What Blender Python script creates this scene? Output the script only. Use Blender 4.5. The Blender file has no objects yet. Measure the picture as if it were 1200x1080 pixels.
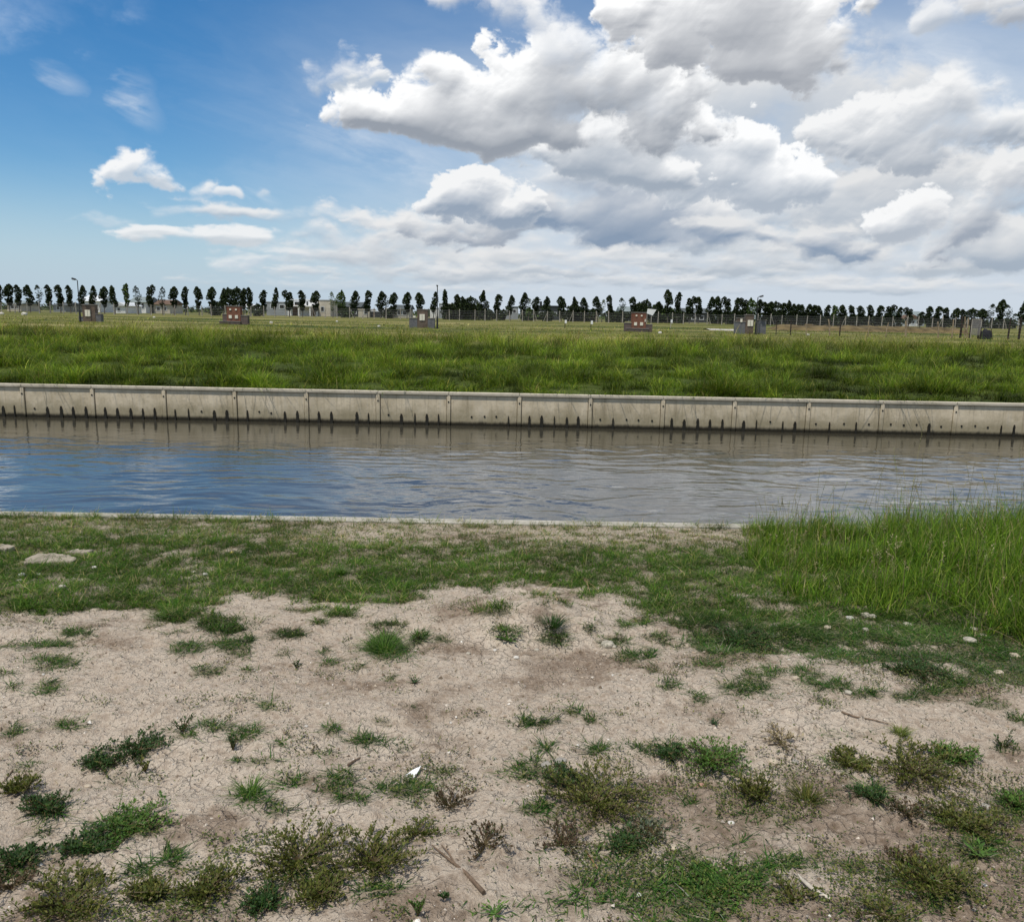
import bpy, math, random
import numpy as np
from mathutils import Matrix, Vector
R = math.radians
scene = bpy.context.scene
COL = scene.collection
rng = np.random.default_rng(7)
random.seed(7)

# ------------------------------------------------------------------ camera
PW, PH, FPX = 1200.0, 1080.0, 950.0          # frame of the view, focal length in its pixels
CAM = np.array([0.0, 0.0, 2.1])
PITCH = math.atan(171 / FPX)
ROLL = R(1.05)
_fwd = np.array([0, math.cos(PITCH), -math.sin(PITCH)])
_up0 = np.array([0, math.sin(PITCH), math.cos(PITCH)])
_rt0 = np.array([1.0, 0, 0])
CX = math.cos(ROLL) * _rt0 + math.sin(ROLL) * _up0
CY = -math.sin(ROLL) * _rt0 + math.cos(ROLL) * _up0
CZ = -_fwd

def ray(px, py):
    d = CX * (px - PW / 2) / FPX - CY * (py - PH / 2) / FPX + _fwd
    return d / np.linalg.norm(d)

def at_z(px, py, z):
    d = ray(px, py)
    return CAM + d * (z - CAM[2]) / d[2]

def at_depth(px, py, y):
    d = ray(px, py)
    return CAM + d * (y - CAM[1]) / d[1]

def to_px(x, y, z):
    p = np.stack([np.asarray(x, float) - CAM[0], np.asarray(y, float) - CAM[1], np.asarray(z, float) - CAM[2]], -1)
    w = p @ _fwd
    return PW / 2 + FPX * (p @ CX) / w, PH / 2 - FPX * (p @ CY) / w

cam_data = bpy.data.cameras.new('camera')
cam_data.sensor_fit = 'HORIZONTAL'
cam_data.sensor_width = 36.0
cam_data.lens = 36.0 * FPX / PW
cam_data.clip_start = 0.05
cam_data.clip_end = 20000
camera = bpy.data.objects.new('camera', cam_data)
COL.objects.link(camera)
camera.matrix_world = Matrix(((CX[0], CY[0], CZ[0], CAM[0]), (CX[1], CY[1], CZ[1], CAM[1]), (CX[2], CY[2], CZ[2], CAM[2]), (0, 0, 0, 1)))
scene.camera = camera

# ------------------------------------------------------------------ node helpers
class NT:
    def __init__(self, tree):
        self.t = tree
    def new(self, kind, **props):
        n = self.t.nodes.new(kind)
        for k, v in props.items():
            setattr(n, k, v)
        return n
    def link(self, a, b):
        self.t.links.new(a, b)
    def put(self, sock, v):
        if hasattr(v, 'is_output'):
            self.t.links.new(v, sock)
        else:
            sock.default_value = v
    def math(self, op, a, b=None, c=None, clamp=False):
        n = self.new('ShaderNodeMath', operation=op, use_clamp=clamp)
        self.put(n.inputs[0], a)
        if b is not None: self.put(n.inputs[1], b)
        if c is not None: self.put(n.inputs[2], c)
        return n.outputs[0]
    def vmath(self, op, a, b=None, out=0):
        n = self.new('ShaderNodeVectorMath', operation=op)
        self.put(n.inputs[0], a)
        if b is not None: self.put(n.inputs[1], b)
        return n.outputs[out]
    def ramp(self, v, a, b, lo=0.0, hi=1.0, smooth=True):
        n = self.new('ShaderNodeMapRange', interpolation_type='SMOOTHSTEP' if smooth else 'LINEAR')
        self.put(n.inputs[0], v)
        self.put(n.inputs[1], a); self.put(n.inputs[2], b); self.put(n.inputs[3], lo); self.put(n.inputs[4], hi)
        return n.outputs[0]
    def mix(self, f, a, b, mode='MIX'):
        n = self.new('ShaderNodeMix', data_type='RGBA', blend_type=mode)
        self.put(n.inputs[0], f); self.put(n.inputs[6], a); self.put(n.inputs[7], b)
        return n.outputs[2]
    def noise(self, vec, scale, detail=4, rough=0.5, out=0, dist=0.0, dim='3D'):
        n = self.new('ShaderNodeTexNoise', noise_dimensions=dim)
        if vec is not None: self.put(n.inputs['Vector'], vec)
        self.put(n.inputs['Scale'], scale); self.put(n.inputs['Detail'], detail)
        self.put(n.inputs['Roughness'], rough); self.put(n.inputs['Distortion'], dist)
        return n.outputs[out]

def c4(r, g, b):
    return (r, g, b, 1.0)
# ------------------------------------------------------------------ 2-D gradient noise in numpy
def perlin(x, y, seed=0):
    x = np.asarray(x, np.float32); y = np.asarray(y, np.float32)
    xi = np.floor(x).astype(np.int32); yi = np.floor(y).astype(np.int32)
    xf = x - xi; yf = y - yi
    def grad(ix, iy, fx, fy):
        h = (ix.astype(np.uint32) * np.uint32(374761393) + iy.astype(np.uint32) * np.uint32(668265263) + np.uint32(seed * 1274126177 % 4294967295))
        h = (h ^ (h >> np.uint32(13))) * np.uint32(1274126177)
        h = h ^ (h >> np.uint32(16))
        a = (h & np.uint32(1023)).astype(np.float32) * np.float32(2 * math.pi / 1024)
        return np.cos(a) * fx + np.sin(a) * fy
    u = xf * xf * xf * (xf * (xf * 6 - 15) + 10); v = yf * yf * yf * (yf * (yf * 6 - 15) + 10)
    a = grad(xi, yi, xf, yf); b = grad(xi + 1, yi, xf - 1, yf)
    c = grad(xi, yi + 1, xf, yf - 1); d = grad(xi + 1, yi + 1, xf - 1, yf - 1)
    return ((a + (b - a) * u) * (1 - v) + (c + (d - c) * u) * v) * np.float32(1.5)

def fbm(x, y, octs=4, seed=0, gain=0.5, lac=2.03, billow=False):
    s = 0; amp = 1.0; tot = 0.0
    for i in range(octs):
        n = perlin(x, y, seed + i * 17)
        s = s + amp * ((np.abs(n) * 2 - 0.55) if billow else n)
        tot += amp; amp *= gain
        x = x * lac + 13.7; y = y * lac - 7.3
    return s / tot

def sstep(x, a, b):
    t = np.clip((x - a) / (b - a), 0, 1)
    return t * t * (3 - 2 * t)
# ------------------------------------------------------------------ sun and sky
SUN_EL, SUN_AZ = R(66), R(215)     # azimuth clockwise from +Y: behind the camera, a little to the left
world = bpy.data.worlds.new('World')
scene.world = world
world.use_nodes = True

def azel(px, py):
    d = ray(px, py)
    return math.atan2(d[0], d[1]), math.asin(d[2])

# clouds are computed as a map of directions: azimuth across, elevation up
AZ0, AZ1, EL0, EL1 = -0.80, 0.80, -0.02, 0.78
CW, CH = 2000, 1000
_A, _E = np.meshgrid(np.linspace(AZ0, AZ1, CW, dtype=np.float32), np.linspace(EL0, EL1, CH, dtype=np.float32))
SKYC = np.zeros((CH, CW, 3), np.float32)     # premultiplied radiance
SKYA = np.zeros((CH, CW), np.float32)

def blur_v(a, k):
    c = np.cumsum(np.pad(a, ((k, k), (0, 0)), mode='edge'), axis=0)
    return (c[2 * k:] - c[:-2 * k]) / (2 * k)
def blur(a, k):
    return blur_v(blur_v(a, k).T, k).T

def cloud(ells, white=0.95, grey=(0.30, 0.34, 0.41), scale=7.0, amp=0.55, bil=0.5, warp=0.035, edge=0.22, dens=1.0, seed=0, flat=1.5, shade=1.0, soft=0.3, frk=2.6):
    """One cloud from a few ellipses (cx, cy, rx, ry, tilt in view pixels), broken up by noise and lit from above."""
    global SKYC, SKYA
    c = [(*azel(e[0], e[1]), e[2] / FPX, e[3] / FPX, R(e[4] if len(e) > 4 else 0)) for e in ells]
    a0 = min(q[0] - q[2] * 1.8 for q in c) - .05; a1 = max(q[0] + q[2] * 1.8 for q in c) + .05
    e0 = min(q[1] - max(q[3], q[2] * abs(math.sin(q[4]))) * 1.9 for q in c) - .03; e1 = max(q[1] + max(q[3], q[2] * abs(math.sin(q[4]))) * 1.9 for q in c) + .03
    i0, i1 = [int(np.clip((v - AZ0) / (AZ1 - AZ0) * CW, 0, CW)) for v in (a0, a1)]
    j0, j1 = [int(np.clip((v - EL0) / (EL1 - EL0) * CH, 0, CH)) for v in (e0, e1)]
    if i1 - i0 < 4 or j1 - j0 < 4: return
    A = _A[j0:j1, i0:i1]; E = _E[j0:j1, i0:i1]
    qx, qy = A * scale, E * scale * flat
    wx = fbm(qx * .9, qy * .9, 4, seed + 101); wy = fbm(qx * .9, qy * .9, 4, seed + 202)
    X = A + wx * warp; Y = E + wy * warp * .7
    S = np.full(A.shape, -3.0, np.float32)
    for (a, e, rx, ry, t) in c:
        u = ((X - a) * math.cos(t) + (Y - e) * math.sin(t)) / rx
        v = (-(X - a) * math.sin(t) + (Y - e) * math.cos(t)) / ry
        v = np.where(v < 0, v * 1.25, v)                   # flatter below than above
        s = 1 - np.sqrt(u * u + v * v)
        h = np.clip(.5 + .5 * (s - S) / soft, 0, 1)
        S = S * (1 - h) + s * h + soft * h * (1 - h)
    n1 = fbm(qx * 1.6, qy * 1.6, 8, seed + 3, gain=.62)
    n2 = fbm(qx * 1.9 + n1 * .5, qy * 1.9, 7, seed + 9, gain=.58, billow=True)
    n3 = fbm(qx * .8 + 4, qy * .8, 3, seed + 31)                    # where the rim is crisp and where it frays
    D = np.minimum(S, .75) + .16 + amp * 1.15 * n1 + bil * 1.05 * n2
    fray = edge * (1 + frk * sstep(n3, -.15, .4))
    al = sstep(D, 0, fray) * (1 - .25 * sstep(n3, 0, .5) * sstep(n1, .1, -.3))
    T = np.sqrt(np.maximum(D, 0))
    T0 = blur(T, 1); T1 = blur(T, 4); T2 = blur(T, 16)
    g0y, g0x = np.gradient(T0); g1y, g1x = np.gradient(T1); g2y, g2x = np.gradient(T2)
    lit = .5 + shade * (-(g0y * .8 - g0x * .3) * 2.2 - (g1y * .85 - g1x * .38) * 3.6 - (g2y * .9 - g2x * .3) * 18)
    # depth of cloud between here and the light above
    occ = np.zeros_like(T)
    acc = np.cumsum(al * np.maximum(D, 0)[:, :], axis=0)
    step = int(.075 / (EL1 - EL0) * CH)
    up = np.minimum(np.arange(T.shape[0]) + step, T.shape[0] - 1)
    occ = blur((acc[up] - acc) / step, 3)
    lit = np.clip(lit, 0, 1.15) * np.exp(-occ * 1.5 * shade) * 1.42 + .28 * (1 - sstep(D, 0, .45)) * np.exp(-occ * .8)
    lit = np.clip(lit, 0, 1)[..., None]
    g = np.array(grey, np.float32); wv = np.array([white, white * 1.005, white * 1.01], np.float32)
    col = g * (1 - lit) + wv * lit
    a = (al * dens)[..., None]
    SKYC[j0:j1, i0:i1] = SKYC[j0:j1, i0:i1] * (1 - a) + col * a
    SKYA[j0:j1, i0:i1] = SKYA[j0:j1, i0:i1] * (1 - a[..., 0]) + a[..., 0]

def wash(mask, col):
    global SKYC, SKYA
    m = np.clip(mask, 0, 1).astype(np.float32)
    SKYC = SKYC * (1 - m[..., None]) + np.array(col, np.float32) * m[..., None]
    SKYA = SKYA * (1 - m) + m

# thin veil over the right side and towards the horizon, streaks of cirrus on the left
_v = fbm(_A * 4 + fbm(_A * 3, _E * 6, 3, 5) * .6, _E * 11, 6, 21, gain=.55)
wash(sstep(_A, -.42, .10) * sstep(_E, .42, .20) * np.clip(.78 + .6 * _v, 0, .94), (.60, .67, .755))
wash(sstep(_E, .16, .0) * .85, (.44, .575, .73))
wash(sstep(_E, .17, .03) * sstep(_A, -.40, .1) * .78, (.64, .70, .77))
_s = fbm((_A * .9 - _E * .35) * 9 + _v * .8, (_E + _A * .25) * 26, 6, 33, gain=.6)
wash(sstep(_A, -.65, -.1) * sstep(_E, .03, .12) * sstep(_E, .36, .2) * np.clip(.04 + .22 * _s, 0, .3), (.70, .78, .87))
for (cx, cy, rx, ry, k) in ((72, 86, 30, 14, .30), (160, 112, 24, 30, .34), (455, 190, 120, 30, .34), (300, 225, 24, 14, .35), (1000, 60, 60, 60, .18), (1100, 70, 110, 40, .35)):
    a, e = azel(cx, cy)
    q = 1 - np.sqrt(((_A - a + _s * .03) / (rx / FPX)) ** 2 + ((_E - e + _v * .03 - (_A - a) * -.3) / (ry / FPX)) ** 2)
    wash(np.clip(q, 0, 1) * k * np.clip(1 + 2.6 * _s, 0, 2.2), (.80, .85, .91))

BLUEGREY = (.24, .32, .44); MIDGREY = (.33, .38, .46)
# low bands towards the horizon
for k, (cx, cy, rx, ry, dn) in enumerate(((820, 330, 420, 7, .75), (500, 322, 230, 8, .7), (980, 316, 300, 10, .8), (700, 308, 260, 10, .75), (430, 335, 200, 5, .6), (1050, 338, 300, 6, .7), (420, 304, 90, 10, .55), (1130, 290, 130, 9, .7), (880, 288, 120, 11, .75), (640, 287, 120, 10, .7))):
    cloud([(cx, cy, rx, ry * 1.6)], .80, (.42, .49, .57), 11, .9, .55, .012, .9, dn, 300 + k * 7, 3.6, .8)
cloud([(230, 276, 95, 9, 3), (180, 272, 60, 6), (285, 283, 50, 11)], .90, (.58, .63, .68), 13, .4, .4, .02, .6, .9, 41, 2.4)
cloud([(310, 249, 80, 12), (375, 252, 26, 15), (268, 244, 40, 9), (420, 262, 60, 13)], .84, (.44, .52, .61), 13, .5, .45, .03, .7, .9, 43, 1.8)
cloud([(470, 262, 70, 16), (430, 262, 50, 10), (400, 285, 60, 12)], .84, (.44, .51, .60), 12, .7, .55, .05, .7, .85, 47, 1.7)
cloud([(440, 300, 80, 18), (470, 318, 50, 12), (380, 290, 40, 12)], .80, (.50, .55, .61), 12, .7, .55, .05, .8, .7, 53, 1.7)
cloud([(480, 288, 130, 24), (390, 302, 100, 18), (560, 305, 120, 18)], .80, (.48, .535, .60), 11, .6, .5, .04, .8, .8, 54, 1.8)
cloud([(720, 298, 210, 18), (600, 318, 150, 9)], .80, (.46, .52, .59), 11, .6, .5, .03, .7, .8, 55, 2.2)
cloud([(960, 298, 190, 20), (1130, 308, 150, 16), (880, 318, 150, 8)], .80, (.45, .51, .58), 11, .6, .5, .03, .7, .85, 56, 2.0)
cloud([(600, 255, 120, 20), (540, 272, 110, 16), (680, 270, 90, 18)], .84, MIDGREY, 10, .6, .5, .05, .5, .9, 57, 1.7)
# back mass on the right
cloud([(985, 130, 120, 60), (870, 125, 130, 60), (920, 190, 130, 60), (800, 200, 120, 60), (1080, 210, 130, 50)], .80, (.42, .49, .58), 6, .5, .5, .06, .6, .92, 61, 1.3, .75)
cloud([(1050, 225, 120, 45), (950, 255, 110, 40), (860, 260, 120, 30), (1150, 275, 80, 30)], .80, (.36, .43, .52), 8, .6, .5, .06, .5, .92, 67, 1.5, .85)
cloud([(740, 250, 150, 34), (640, 245, 70, 25), (840, 262, 90, 26), (720, 215, 110, 30)], .86, BLUEGREY, 7, .5, .45, .05, .35, .97, 71, 1.6, 1.15)
cloud([(880, 275, 90, 20), (960, 280, 70, 18)], .80, BLUEGREY, 10, .6, .5, .05, .5, .9, 73, 1.8)
cloud([(553, 235, 46, 32), (525, 225, 22, 20), (600, 245, 42, 24)], .92, (.30, .37, .47), 11, .5, .5, .03, .16, .97, 75, 1.3, 1.2, .3, .8)
cloud([(1060, 255, 40, 22), (1035, 250, 24, 18)], .96, (.45, .50, .57), 12, .5, .5, .03, .16, .95, 77, 1.2, 1.1, .3, .7)
cloud([(1160, 245, 70, 42, 12), (1195, 200, 34, 30), (1120, 268, 40, 22)], .86, (.33, .38, .46), 9, .6, .55, .05, .3, .95, 79, 1.4)
cloud([(990, 165, 60, 26), (1060, 155, 80, 36), (1120, 122, 46, 28), (1165, 145, 56, 26)], .93, (.38, .43, .50), 9, .6, .6, .04, .25, .95, 85, 1.3)
# bright towers in the middle
cloud([(830, 200, 100, 38), (795, 158, 26, 36, -15), (866, 168, 48, 26, -8), (740, 195, 80, 32), (900, 215, 60, 30)], 1.0, (.42, .48, .56), 10, .5, .55, .035, .16, .97, 89, 1.2, 1.15, .3, .7)
cloud([(690, 175, 100, 36), (760, 200, 60, 26)], .95, (.35, .41, .49), 9, .5, .5, .05, .2, .95, 91, 1.3, 1.1, .3, 1.2)
# the great cloud, left lobe to the top
cloud([(640, 110, 110, 46, 6), (720, 100, 90, 46), (560, 130, 90, 40), (500, 150, 80, 30, -4), (425, 140, 46, 26, -8), (520, 94, 30, 32), (590, 165, 100, 26), (680, 60, 70, 36, 20), (770, 130, 50, 50)],
      1.0, (.31, .345, .40), 7, .5, .55, .045, .17, 1.0, 97, 1.3, 1.1, .3, 1.6)
cloud([(625, 14, 70, 26, -24), (560, 4, 60, 20, -10), (655, 45, 30, 24)], .97, (.55, .60, .68), 9, .6, .55, .05, .35, .95, 101, 1.2)
cloud([(870, 15, 100, 62), (790, 34, 58, 52), (940, 48, 42, 58), (742, 10, 32, 26), (890, 80, 70, 22)], 1.0, (.37, .395, .44), 8, .55, .6, .045, .22, 1.0, 103, 1.3, 1.0)
# small ones on the left
cloud([(405, 84, 40, 22, -4), (440, 96, 22, 9), (378, 92, 16, 13)], .93, (.52, .59, .68), 12, .5, .55, .035, .45, .97, 107, 1.4, 1.2)
cloud([(143, 200, 30, 21), (180, 218, 26, 11, -6), (118, 200, 14, 12)], .94, (.55, .62, .70), 12, .5, .55, .035, .45, .97, 109, 1.4, 1.2)
cloud([(243, 222, 15, 11), (265, 228, 12, 6)], .90, (.58, .66, .75), 14, .5, .5, .03, .6, .85, 113, 1.4)
cloud([(352, 300, 50, 9), (300, 310, 60, 6)], .86, (.6, .66, .74), 12, .5, .45, .03, .9, .6, 115, 2.2)
cloud([(205, 248, 40, 6), (130, 262, 40, 5)], .86, (.6, .66, .74), 12, .5, .45, .03, 1.0, .4, 116, 2.2)
cloud([(312, 228, 12, 10)], .86, (.55, .64, .74), 14, .5, .5, .03, .8, .5, 117, 1.4)
cloud([(1095, 14, 34, 18, 30), (1150, 4, 60, 12)], .92, (.50, .55, .62), 8, .6, .5, .04, .5, .85, 119, 1.3)
cloud([(1195, 6, 40, 20)], .80, (.40, .43, .48), 9, .6, .5, .04, .5, .9, 121, 1.4)
# unseen clouds above the view, made extra bright to lighten the water
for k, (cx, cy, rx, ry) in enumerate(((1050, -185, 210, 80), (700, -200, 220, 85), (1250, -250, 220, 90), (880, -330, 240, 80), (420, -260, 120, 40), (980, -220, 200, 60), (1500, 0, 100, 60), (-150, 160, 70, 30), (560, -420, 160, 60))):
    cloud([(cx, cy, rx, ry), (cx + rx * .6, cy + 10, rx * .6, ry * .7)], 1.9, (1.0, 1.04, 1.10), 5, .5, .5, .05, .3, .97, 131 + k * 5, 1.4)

for k, (cx, cy, rx, ry) in enumerate(((150, -170, 320, 120), (-150, -60, 200, 90), (300, -380, 260, 110))):  # thin unseen veils added on the left to whiten the water's reflection
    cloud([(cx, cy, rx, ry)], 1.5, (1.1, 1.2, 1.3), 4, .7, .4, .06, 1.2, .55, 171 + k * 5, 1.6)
cloud([(860, -330, 620, 170), (1150, -200, 300, 80)], 1.5, (1.2, 1.24, 1.3), 4, .35, .3, .05, .8, .9, 191, 1.5)  # broad unseen cloud sheet added to brighten reflections more evenly
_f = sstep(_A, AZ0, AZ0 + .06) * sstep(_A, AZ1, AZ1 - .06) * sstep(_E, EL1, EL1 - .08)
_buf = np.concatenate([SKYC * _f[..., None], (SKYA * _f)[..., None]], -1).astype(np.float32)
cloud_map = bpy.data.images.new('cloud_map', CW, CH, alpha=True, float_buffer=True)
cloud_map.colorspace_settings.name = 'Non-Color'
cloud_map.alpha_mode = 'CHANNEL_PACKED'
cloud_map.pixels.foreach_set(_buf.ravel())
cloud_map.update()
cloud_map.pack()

w = NT(world.node_tree)
for nd in list(world.node_tree.nodes): world.node_tree.nodes.remove(nd)
tc = w.new('ShaderNodeTexCoord')
sx = w.new('ShaderNodeSeparateXYZ'); w.link(tc.outputs['Generated'], sx.inputs[0])
az = w.math('ARCTAN2', sx.outputs[0], sx.outputs[1])
el = w.math('ARCSINE', sx.outputs[2])
cb = w.new('ShaderNodeCombineXYZ')
w.link(w.ramp(az, AZ0, AZ1, smooth=False), cb.inputs[0]); w.link(w.ramp(el, EL0, EL1, smooth=False), cb.inputs[1])
im = w.new('ShaderNodeTexImage', image=cloud_map, extension='EXTEND', interpolation='Linear')
w.link(cb.outputs[0], im.inputs[0])
STR = 0.1
sky = w.new('ShaderNodeTexSky', sky_type='NISHITA', sun_disc=False, sun_elevation=SUN_EL, sun_rotation=SUN_AZ,
            altitude=10, air_density=1.0, dust_density=0.3, ozone_density=3.0)
hs = w.new('ShaderNodeHueSaturation'); w.link(sky.outputs[0], hs.inputs['Color'])
hs.inputs['Saturation'].default_value = 1.38; hs.inputs['Value'].default_value = 1.12
# broken cloud in the part of the sky outside the map (behind the camera and overhead)
fw = w.math('MULTIPLY', w.ramp(w.math('ABSOLUTE', az), AZ1 - .06, AZ1), 1.0)
out = w.math('MAXIMUM', fw, w.ramp(el, EL1 - .08, EL1))
bn = w.noise(tc.outputs['Generated'], 3.0, 5, 0.55)
cov = w.math('MULTIPLY', w.math('MULTIPLY', w.ramp(bn, 0.42, 0.56), out), 0.95)
back = w.mix(cov, hs.outputs[0], (5.6 , 6.0, 6.6, 1))
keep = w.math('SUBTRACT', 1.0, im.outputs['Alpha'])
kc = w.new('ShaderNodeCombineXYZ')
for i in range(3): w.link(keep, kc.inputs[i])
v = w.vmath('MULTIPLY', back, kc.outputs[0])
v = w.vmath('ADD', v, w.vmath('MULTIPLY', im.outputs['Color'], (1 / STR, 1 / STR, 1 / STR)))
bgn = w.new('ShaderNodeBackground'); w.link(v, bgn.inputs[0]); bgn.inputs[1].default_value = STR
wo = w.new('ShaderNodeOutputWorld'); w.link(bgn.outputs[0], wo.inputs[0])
world.cycles.sampling_method = 'MANUAL'
world.cycles.sample_map_resolution = 512

sun_data = bpy.data.lights.new('sun', 'SUN')
sun_data.energy = 3.8
sun_data.angle = R(1.5)
sun_data.color = (1.0, 0.95, 0.87)
sun = bpy.data.objects.new('sun', sun_data)
COL.objects.link(sun)
_sd = Vector((math.cos(SUN_EL) * math.sin(SUN_AZ), math.cos(SUN_EL) * math.cos(SUN_AZ), math.sin(SUN_EL)))
sun.rotation_euler = _sd.to_track_quat('Z', 'Y').to_euler()
sun.location = (0, 0, 60)

scene.view_settings.view_transform = 'Standard'
scene.view_settings.look = 'None'
scene.view_settings.exposure = 0.0
scene.view_settings.gamma = 1.0
scene.render.engine = 'CYCLES'
scene.cycles.max_bounces = 5
scene.cycles.diffuse_bounces = 2
scene.cycles.glossy_bounces = 3
scene.cycles.transmission_bounces = 3
scene.cycles.transparent_max_bounces = 8
scene.cycles.caustics_reflective = False
scene.cycles.caustics_refractive = False
# ------------------------------------------------------------------ mesh helpers
def to_lin(c):
    return tuple((v / 12.92 if v <= 0.04045 else ((v + 0.055) / 1.055) ** 2.4) for v in c)

def mesh_np(name, verts, faces, mat=None, parent=None, colors=None, smooth=False, attr='tint', link=True):
    """verts (n,3); faces: array (m,k) or list of such arrays; colors per vertex (n,3) or (n,4)."""
    me = bpy.data.meshes.new(name)
    if not isinstance(faces, list): faces = [faces]
    faces = [np.asarray(f, np.int32) for f in faces if len(f)]
    verts = np.asarray(verts, np.float32)
    nl = sum(f.size for f in faces); nf = sum(f.shape[0] for f in faces)
    me.vertices.add(len(verts)); me.vertices.foreach_set('co', verts.ravel())
    me.loops.add(nl); me.loops.foreach_set('vertex_index', np.concatenate([f.ravel() for f in faces]))
    me.polygons.add(nf)
    tot = np.concatenate([np.full(f.shape[0], f.shape[1], np.int32) for f in faces])
    st = np.concatenate([[0], np.cumsum(tot)[:-1]]).astype(np.int32)
    me.polygons.foreach_set('loop_start', st)
    try: me.polygons.foreach_set('loop_total', tot)
    except Exception: pass
    if colors is not None:
        colors = np.asarray(colors, np.float32)
        if colors.shape[1] == 3: colors = np.concatenate([colors, np.ones((len(colors), 1), np.float32)], 1)
        a = me.attributes.new(attr, 'FLOAT_COLOR', 'POINT')
        a.data.foreach_set('color', colors.ravel())
    me.update(calc_edges=True)
    me.polygons.foreach_set("use_smooth", np.full(nf, bool(smooth)))
    me.validate()
    if mat: me.materials.append(mat)
    o = bpy.data.objects.new(name, me)
    if link: COL.objects.link(o)
    if parent is not None: o.parent = parent
    return o

class MB:
    """Collects boxes, tubes, slabs; build() links them as one mesh object."""
    def __init__(self):
        self.v = []; self.f3 = []; self.f4 = []; self.c = []; self.col = (1, 1, 1); self.n = 0
    def add(self, v, f3=(), f4=()):
        v = np.asarray(v, np.float32)
        if len(f3): self.f3.append(np.asarray(f3, np.int32) + self.n)
        if len(f4): self.f4.append(np.asarray(f4, np.int32) + self.n)
        self.v.append(v); self.c.append(np.tile(np.array(self.col, np.float32), (len(v), 1))); self.n += len(v)
    def box(self, x0, x1, y0, y1, z0, z1, bev=0.0, M=None):
        if bev <= 0:
            v = np.array([(x, y, z) for z in (z0, z1) for y in (y0, y1) for x in (x0, x1)], float)
            f = [(0, 2, 3, 1), (4, 5, 7, 6), (0, 1, 5, 4), (2, 6, 7, 3), (0, 4, 6, 2), (1, 3, 7, 5)]
            f3 = []
        else:
            b = bev; v = []; idx = {}
            for ix, x in enumerate((x0, x1)):
                for iy, y in enumerate((y0, y1)):
                    for iz, z in enumerate((z0, z1)):
                        sx, sy, sz = (b if ix == 0 else -b), (b if iy == 0 else -b), (b if iz == 0 else -b)
                        idx[(ix, iy, iz, 0)] = len(v); v.append((x, y + sy, z + sz))
                        idx[(ix, iy, iz, 1)] = len(v); v.append((x + sx, y, z + sz))
                        idx[(ix, iy, iz, 2)] = len(v); v.append((x + sx, y + sy, z))
            f = []; f3 = []
            for s in (0, 1):
                q = [(0, 0), (1, 0), (1, 1), (0, 1)]
                a = [idx[(s, p, r, 0)] for p, r in q]; f.append(a if s else a[::-1])
                a = [idx[(p, s, r, 1)] for p, r in q]; f.append(a[::-1] if s else a)
                a = [idx[(p, r, s, 2)] for p, r in q]; f.append(a if s else a[::-1])
            for p in (0, 1):
                for r in (0, 1):
                    f.append([idx[(p, r, 0, 0)], idx[(p, r, 0, 1)], idx[(p, r, 1, 1)], idx[(p, r, 1, 0)]])
                    f.append([idx[(p, 0, r, 0)], idx[(p, 0, r, 2)], idx[(p, 1, r, 2)], idx[(p, 1, r, 0)]])
                    f.append([idx[(0, p, r, 1)], idx[(0, p, r, 2)], idx[(1, p, r, 2)], idx[(1, p, r, 1)]])
            for p in (0, 1):
                for r in (0, 1):
                    for s in (0, 1): f3.append([idx[(p, r, s, k)] for k in range(3)])
            v = np.array(v, float)
        if M is not None: v = v @ np.array(M)[:3, :3].T + np.array(M)[:3, 3]
        self.add(v, f3, f)
    def tube(self, pts, rad, seg=6, caps=True):
        pts = np.asarray(pts, float); n = len(pts)
        rad = np.full(n, rad, float) if np.isscalar(rad) else np.asarray(rad, float)
        t = np.gradient(pts, axis=0); t /= np.linalg.norm(t, axis=1, keepdims=True) + 1e-9
        ref = np.array([0, 0, 1.0]) if abs(t[0, 2]) < .9 else np.array([1.0, 0, 0])
        V = []
        for i in range(n):
            a = np.cross(t[i], ref); a /= np.linalg.norm(a) + 1e-9
            b = np.cross(t[i], a)
            for k in range(seg):
                th = 2 * math.pi * k / seg
                V.append(pts[i] + rad[i] * (math.cos(th) * a + math.sin(th) * b))
        F = [(i * seg + k, i * seg + (k + 1) % seg, (i + 1) * seg + (k + 1) % seg, (i + 1) * seg + k) for i in range(n - 1) for k in range(seg)]
        f3 = []
        if caps:
            V.append(pts[0]); V.append(pts[-1]); c0, c1 = len(V) - 2, len(V) - 1
            f3 = [(c0, (k + 1) % seg, k) for k in range(seg)] + [(c1, (n - 1) * seg + k, (n - 1) * seg + (k + 1) % seg) for k in range(seg)]
        self.add(V, f3, F)
    def poly(self, pts):
        pts = np.asarray(pts, float); n = len(pts)
        if n == 3: self.add(pts, [(0, 1, 2)])
        elif n == 4: self.add(pts, [], [(0, 1, 2, 3)])
        else: self.add(pts, [(0, i, i + 1) for i in range(1, n - 1)])
    def build(self, name, mat=None, parent=None, smooth=False, link=True):
        return mesh_np(name, np.concatenate(self.v), [np.concatenate(a) for a in (self.f3, self.f4) if a], mat, parent, np.concatenate(self.c), smooth, link=link)

def tag(o, label=None, cat=None, group=None, kind=None):
    if label: o['label'] = label
    if cat: o['category'] = cat
    if group: o['group'] = group
    if kind: o['kind'] = kind
    return o

def empty(name, loc, rz=0.0):
    o = bpy.data.objects.new(name, None)
    o.empty_display_size = 0.2
    COL.objects.link(o); o.location = [float(v) for v in loc]; o.rotation_euler = (0, 0, rz)
    return o

def dup(root, loc, rz=0.0, scale=(1, 1, 1)):
    r = root.copy(); COL.objects.link(r); r.location = [float(v) for v in loc]; r.rotation_euler = (0, 0, rz); r.scale = scale
    for ch in list(root.children):
        c = ch.copy(); COL.objects.link(c); c.parent = r
        for g in list(ch.children):
            d = g.copy(); COL.objects.link(d); d.parent = c
    return r

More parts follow.
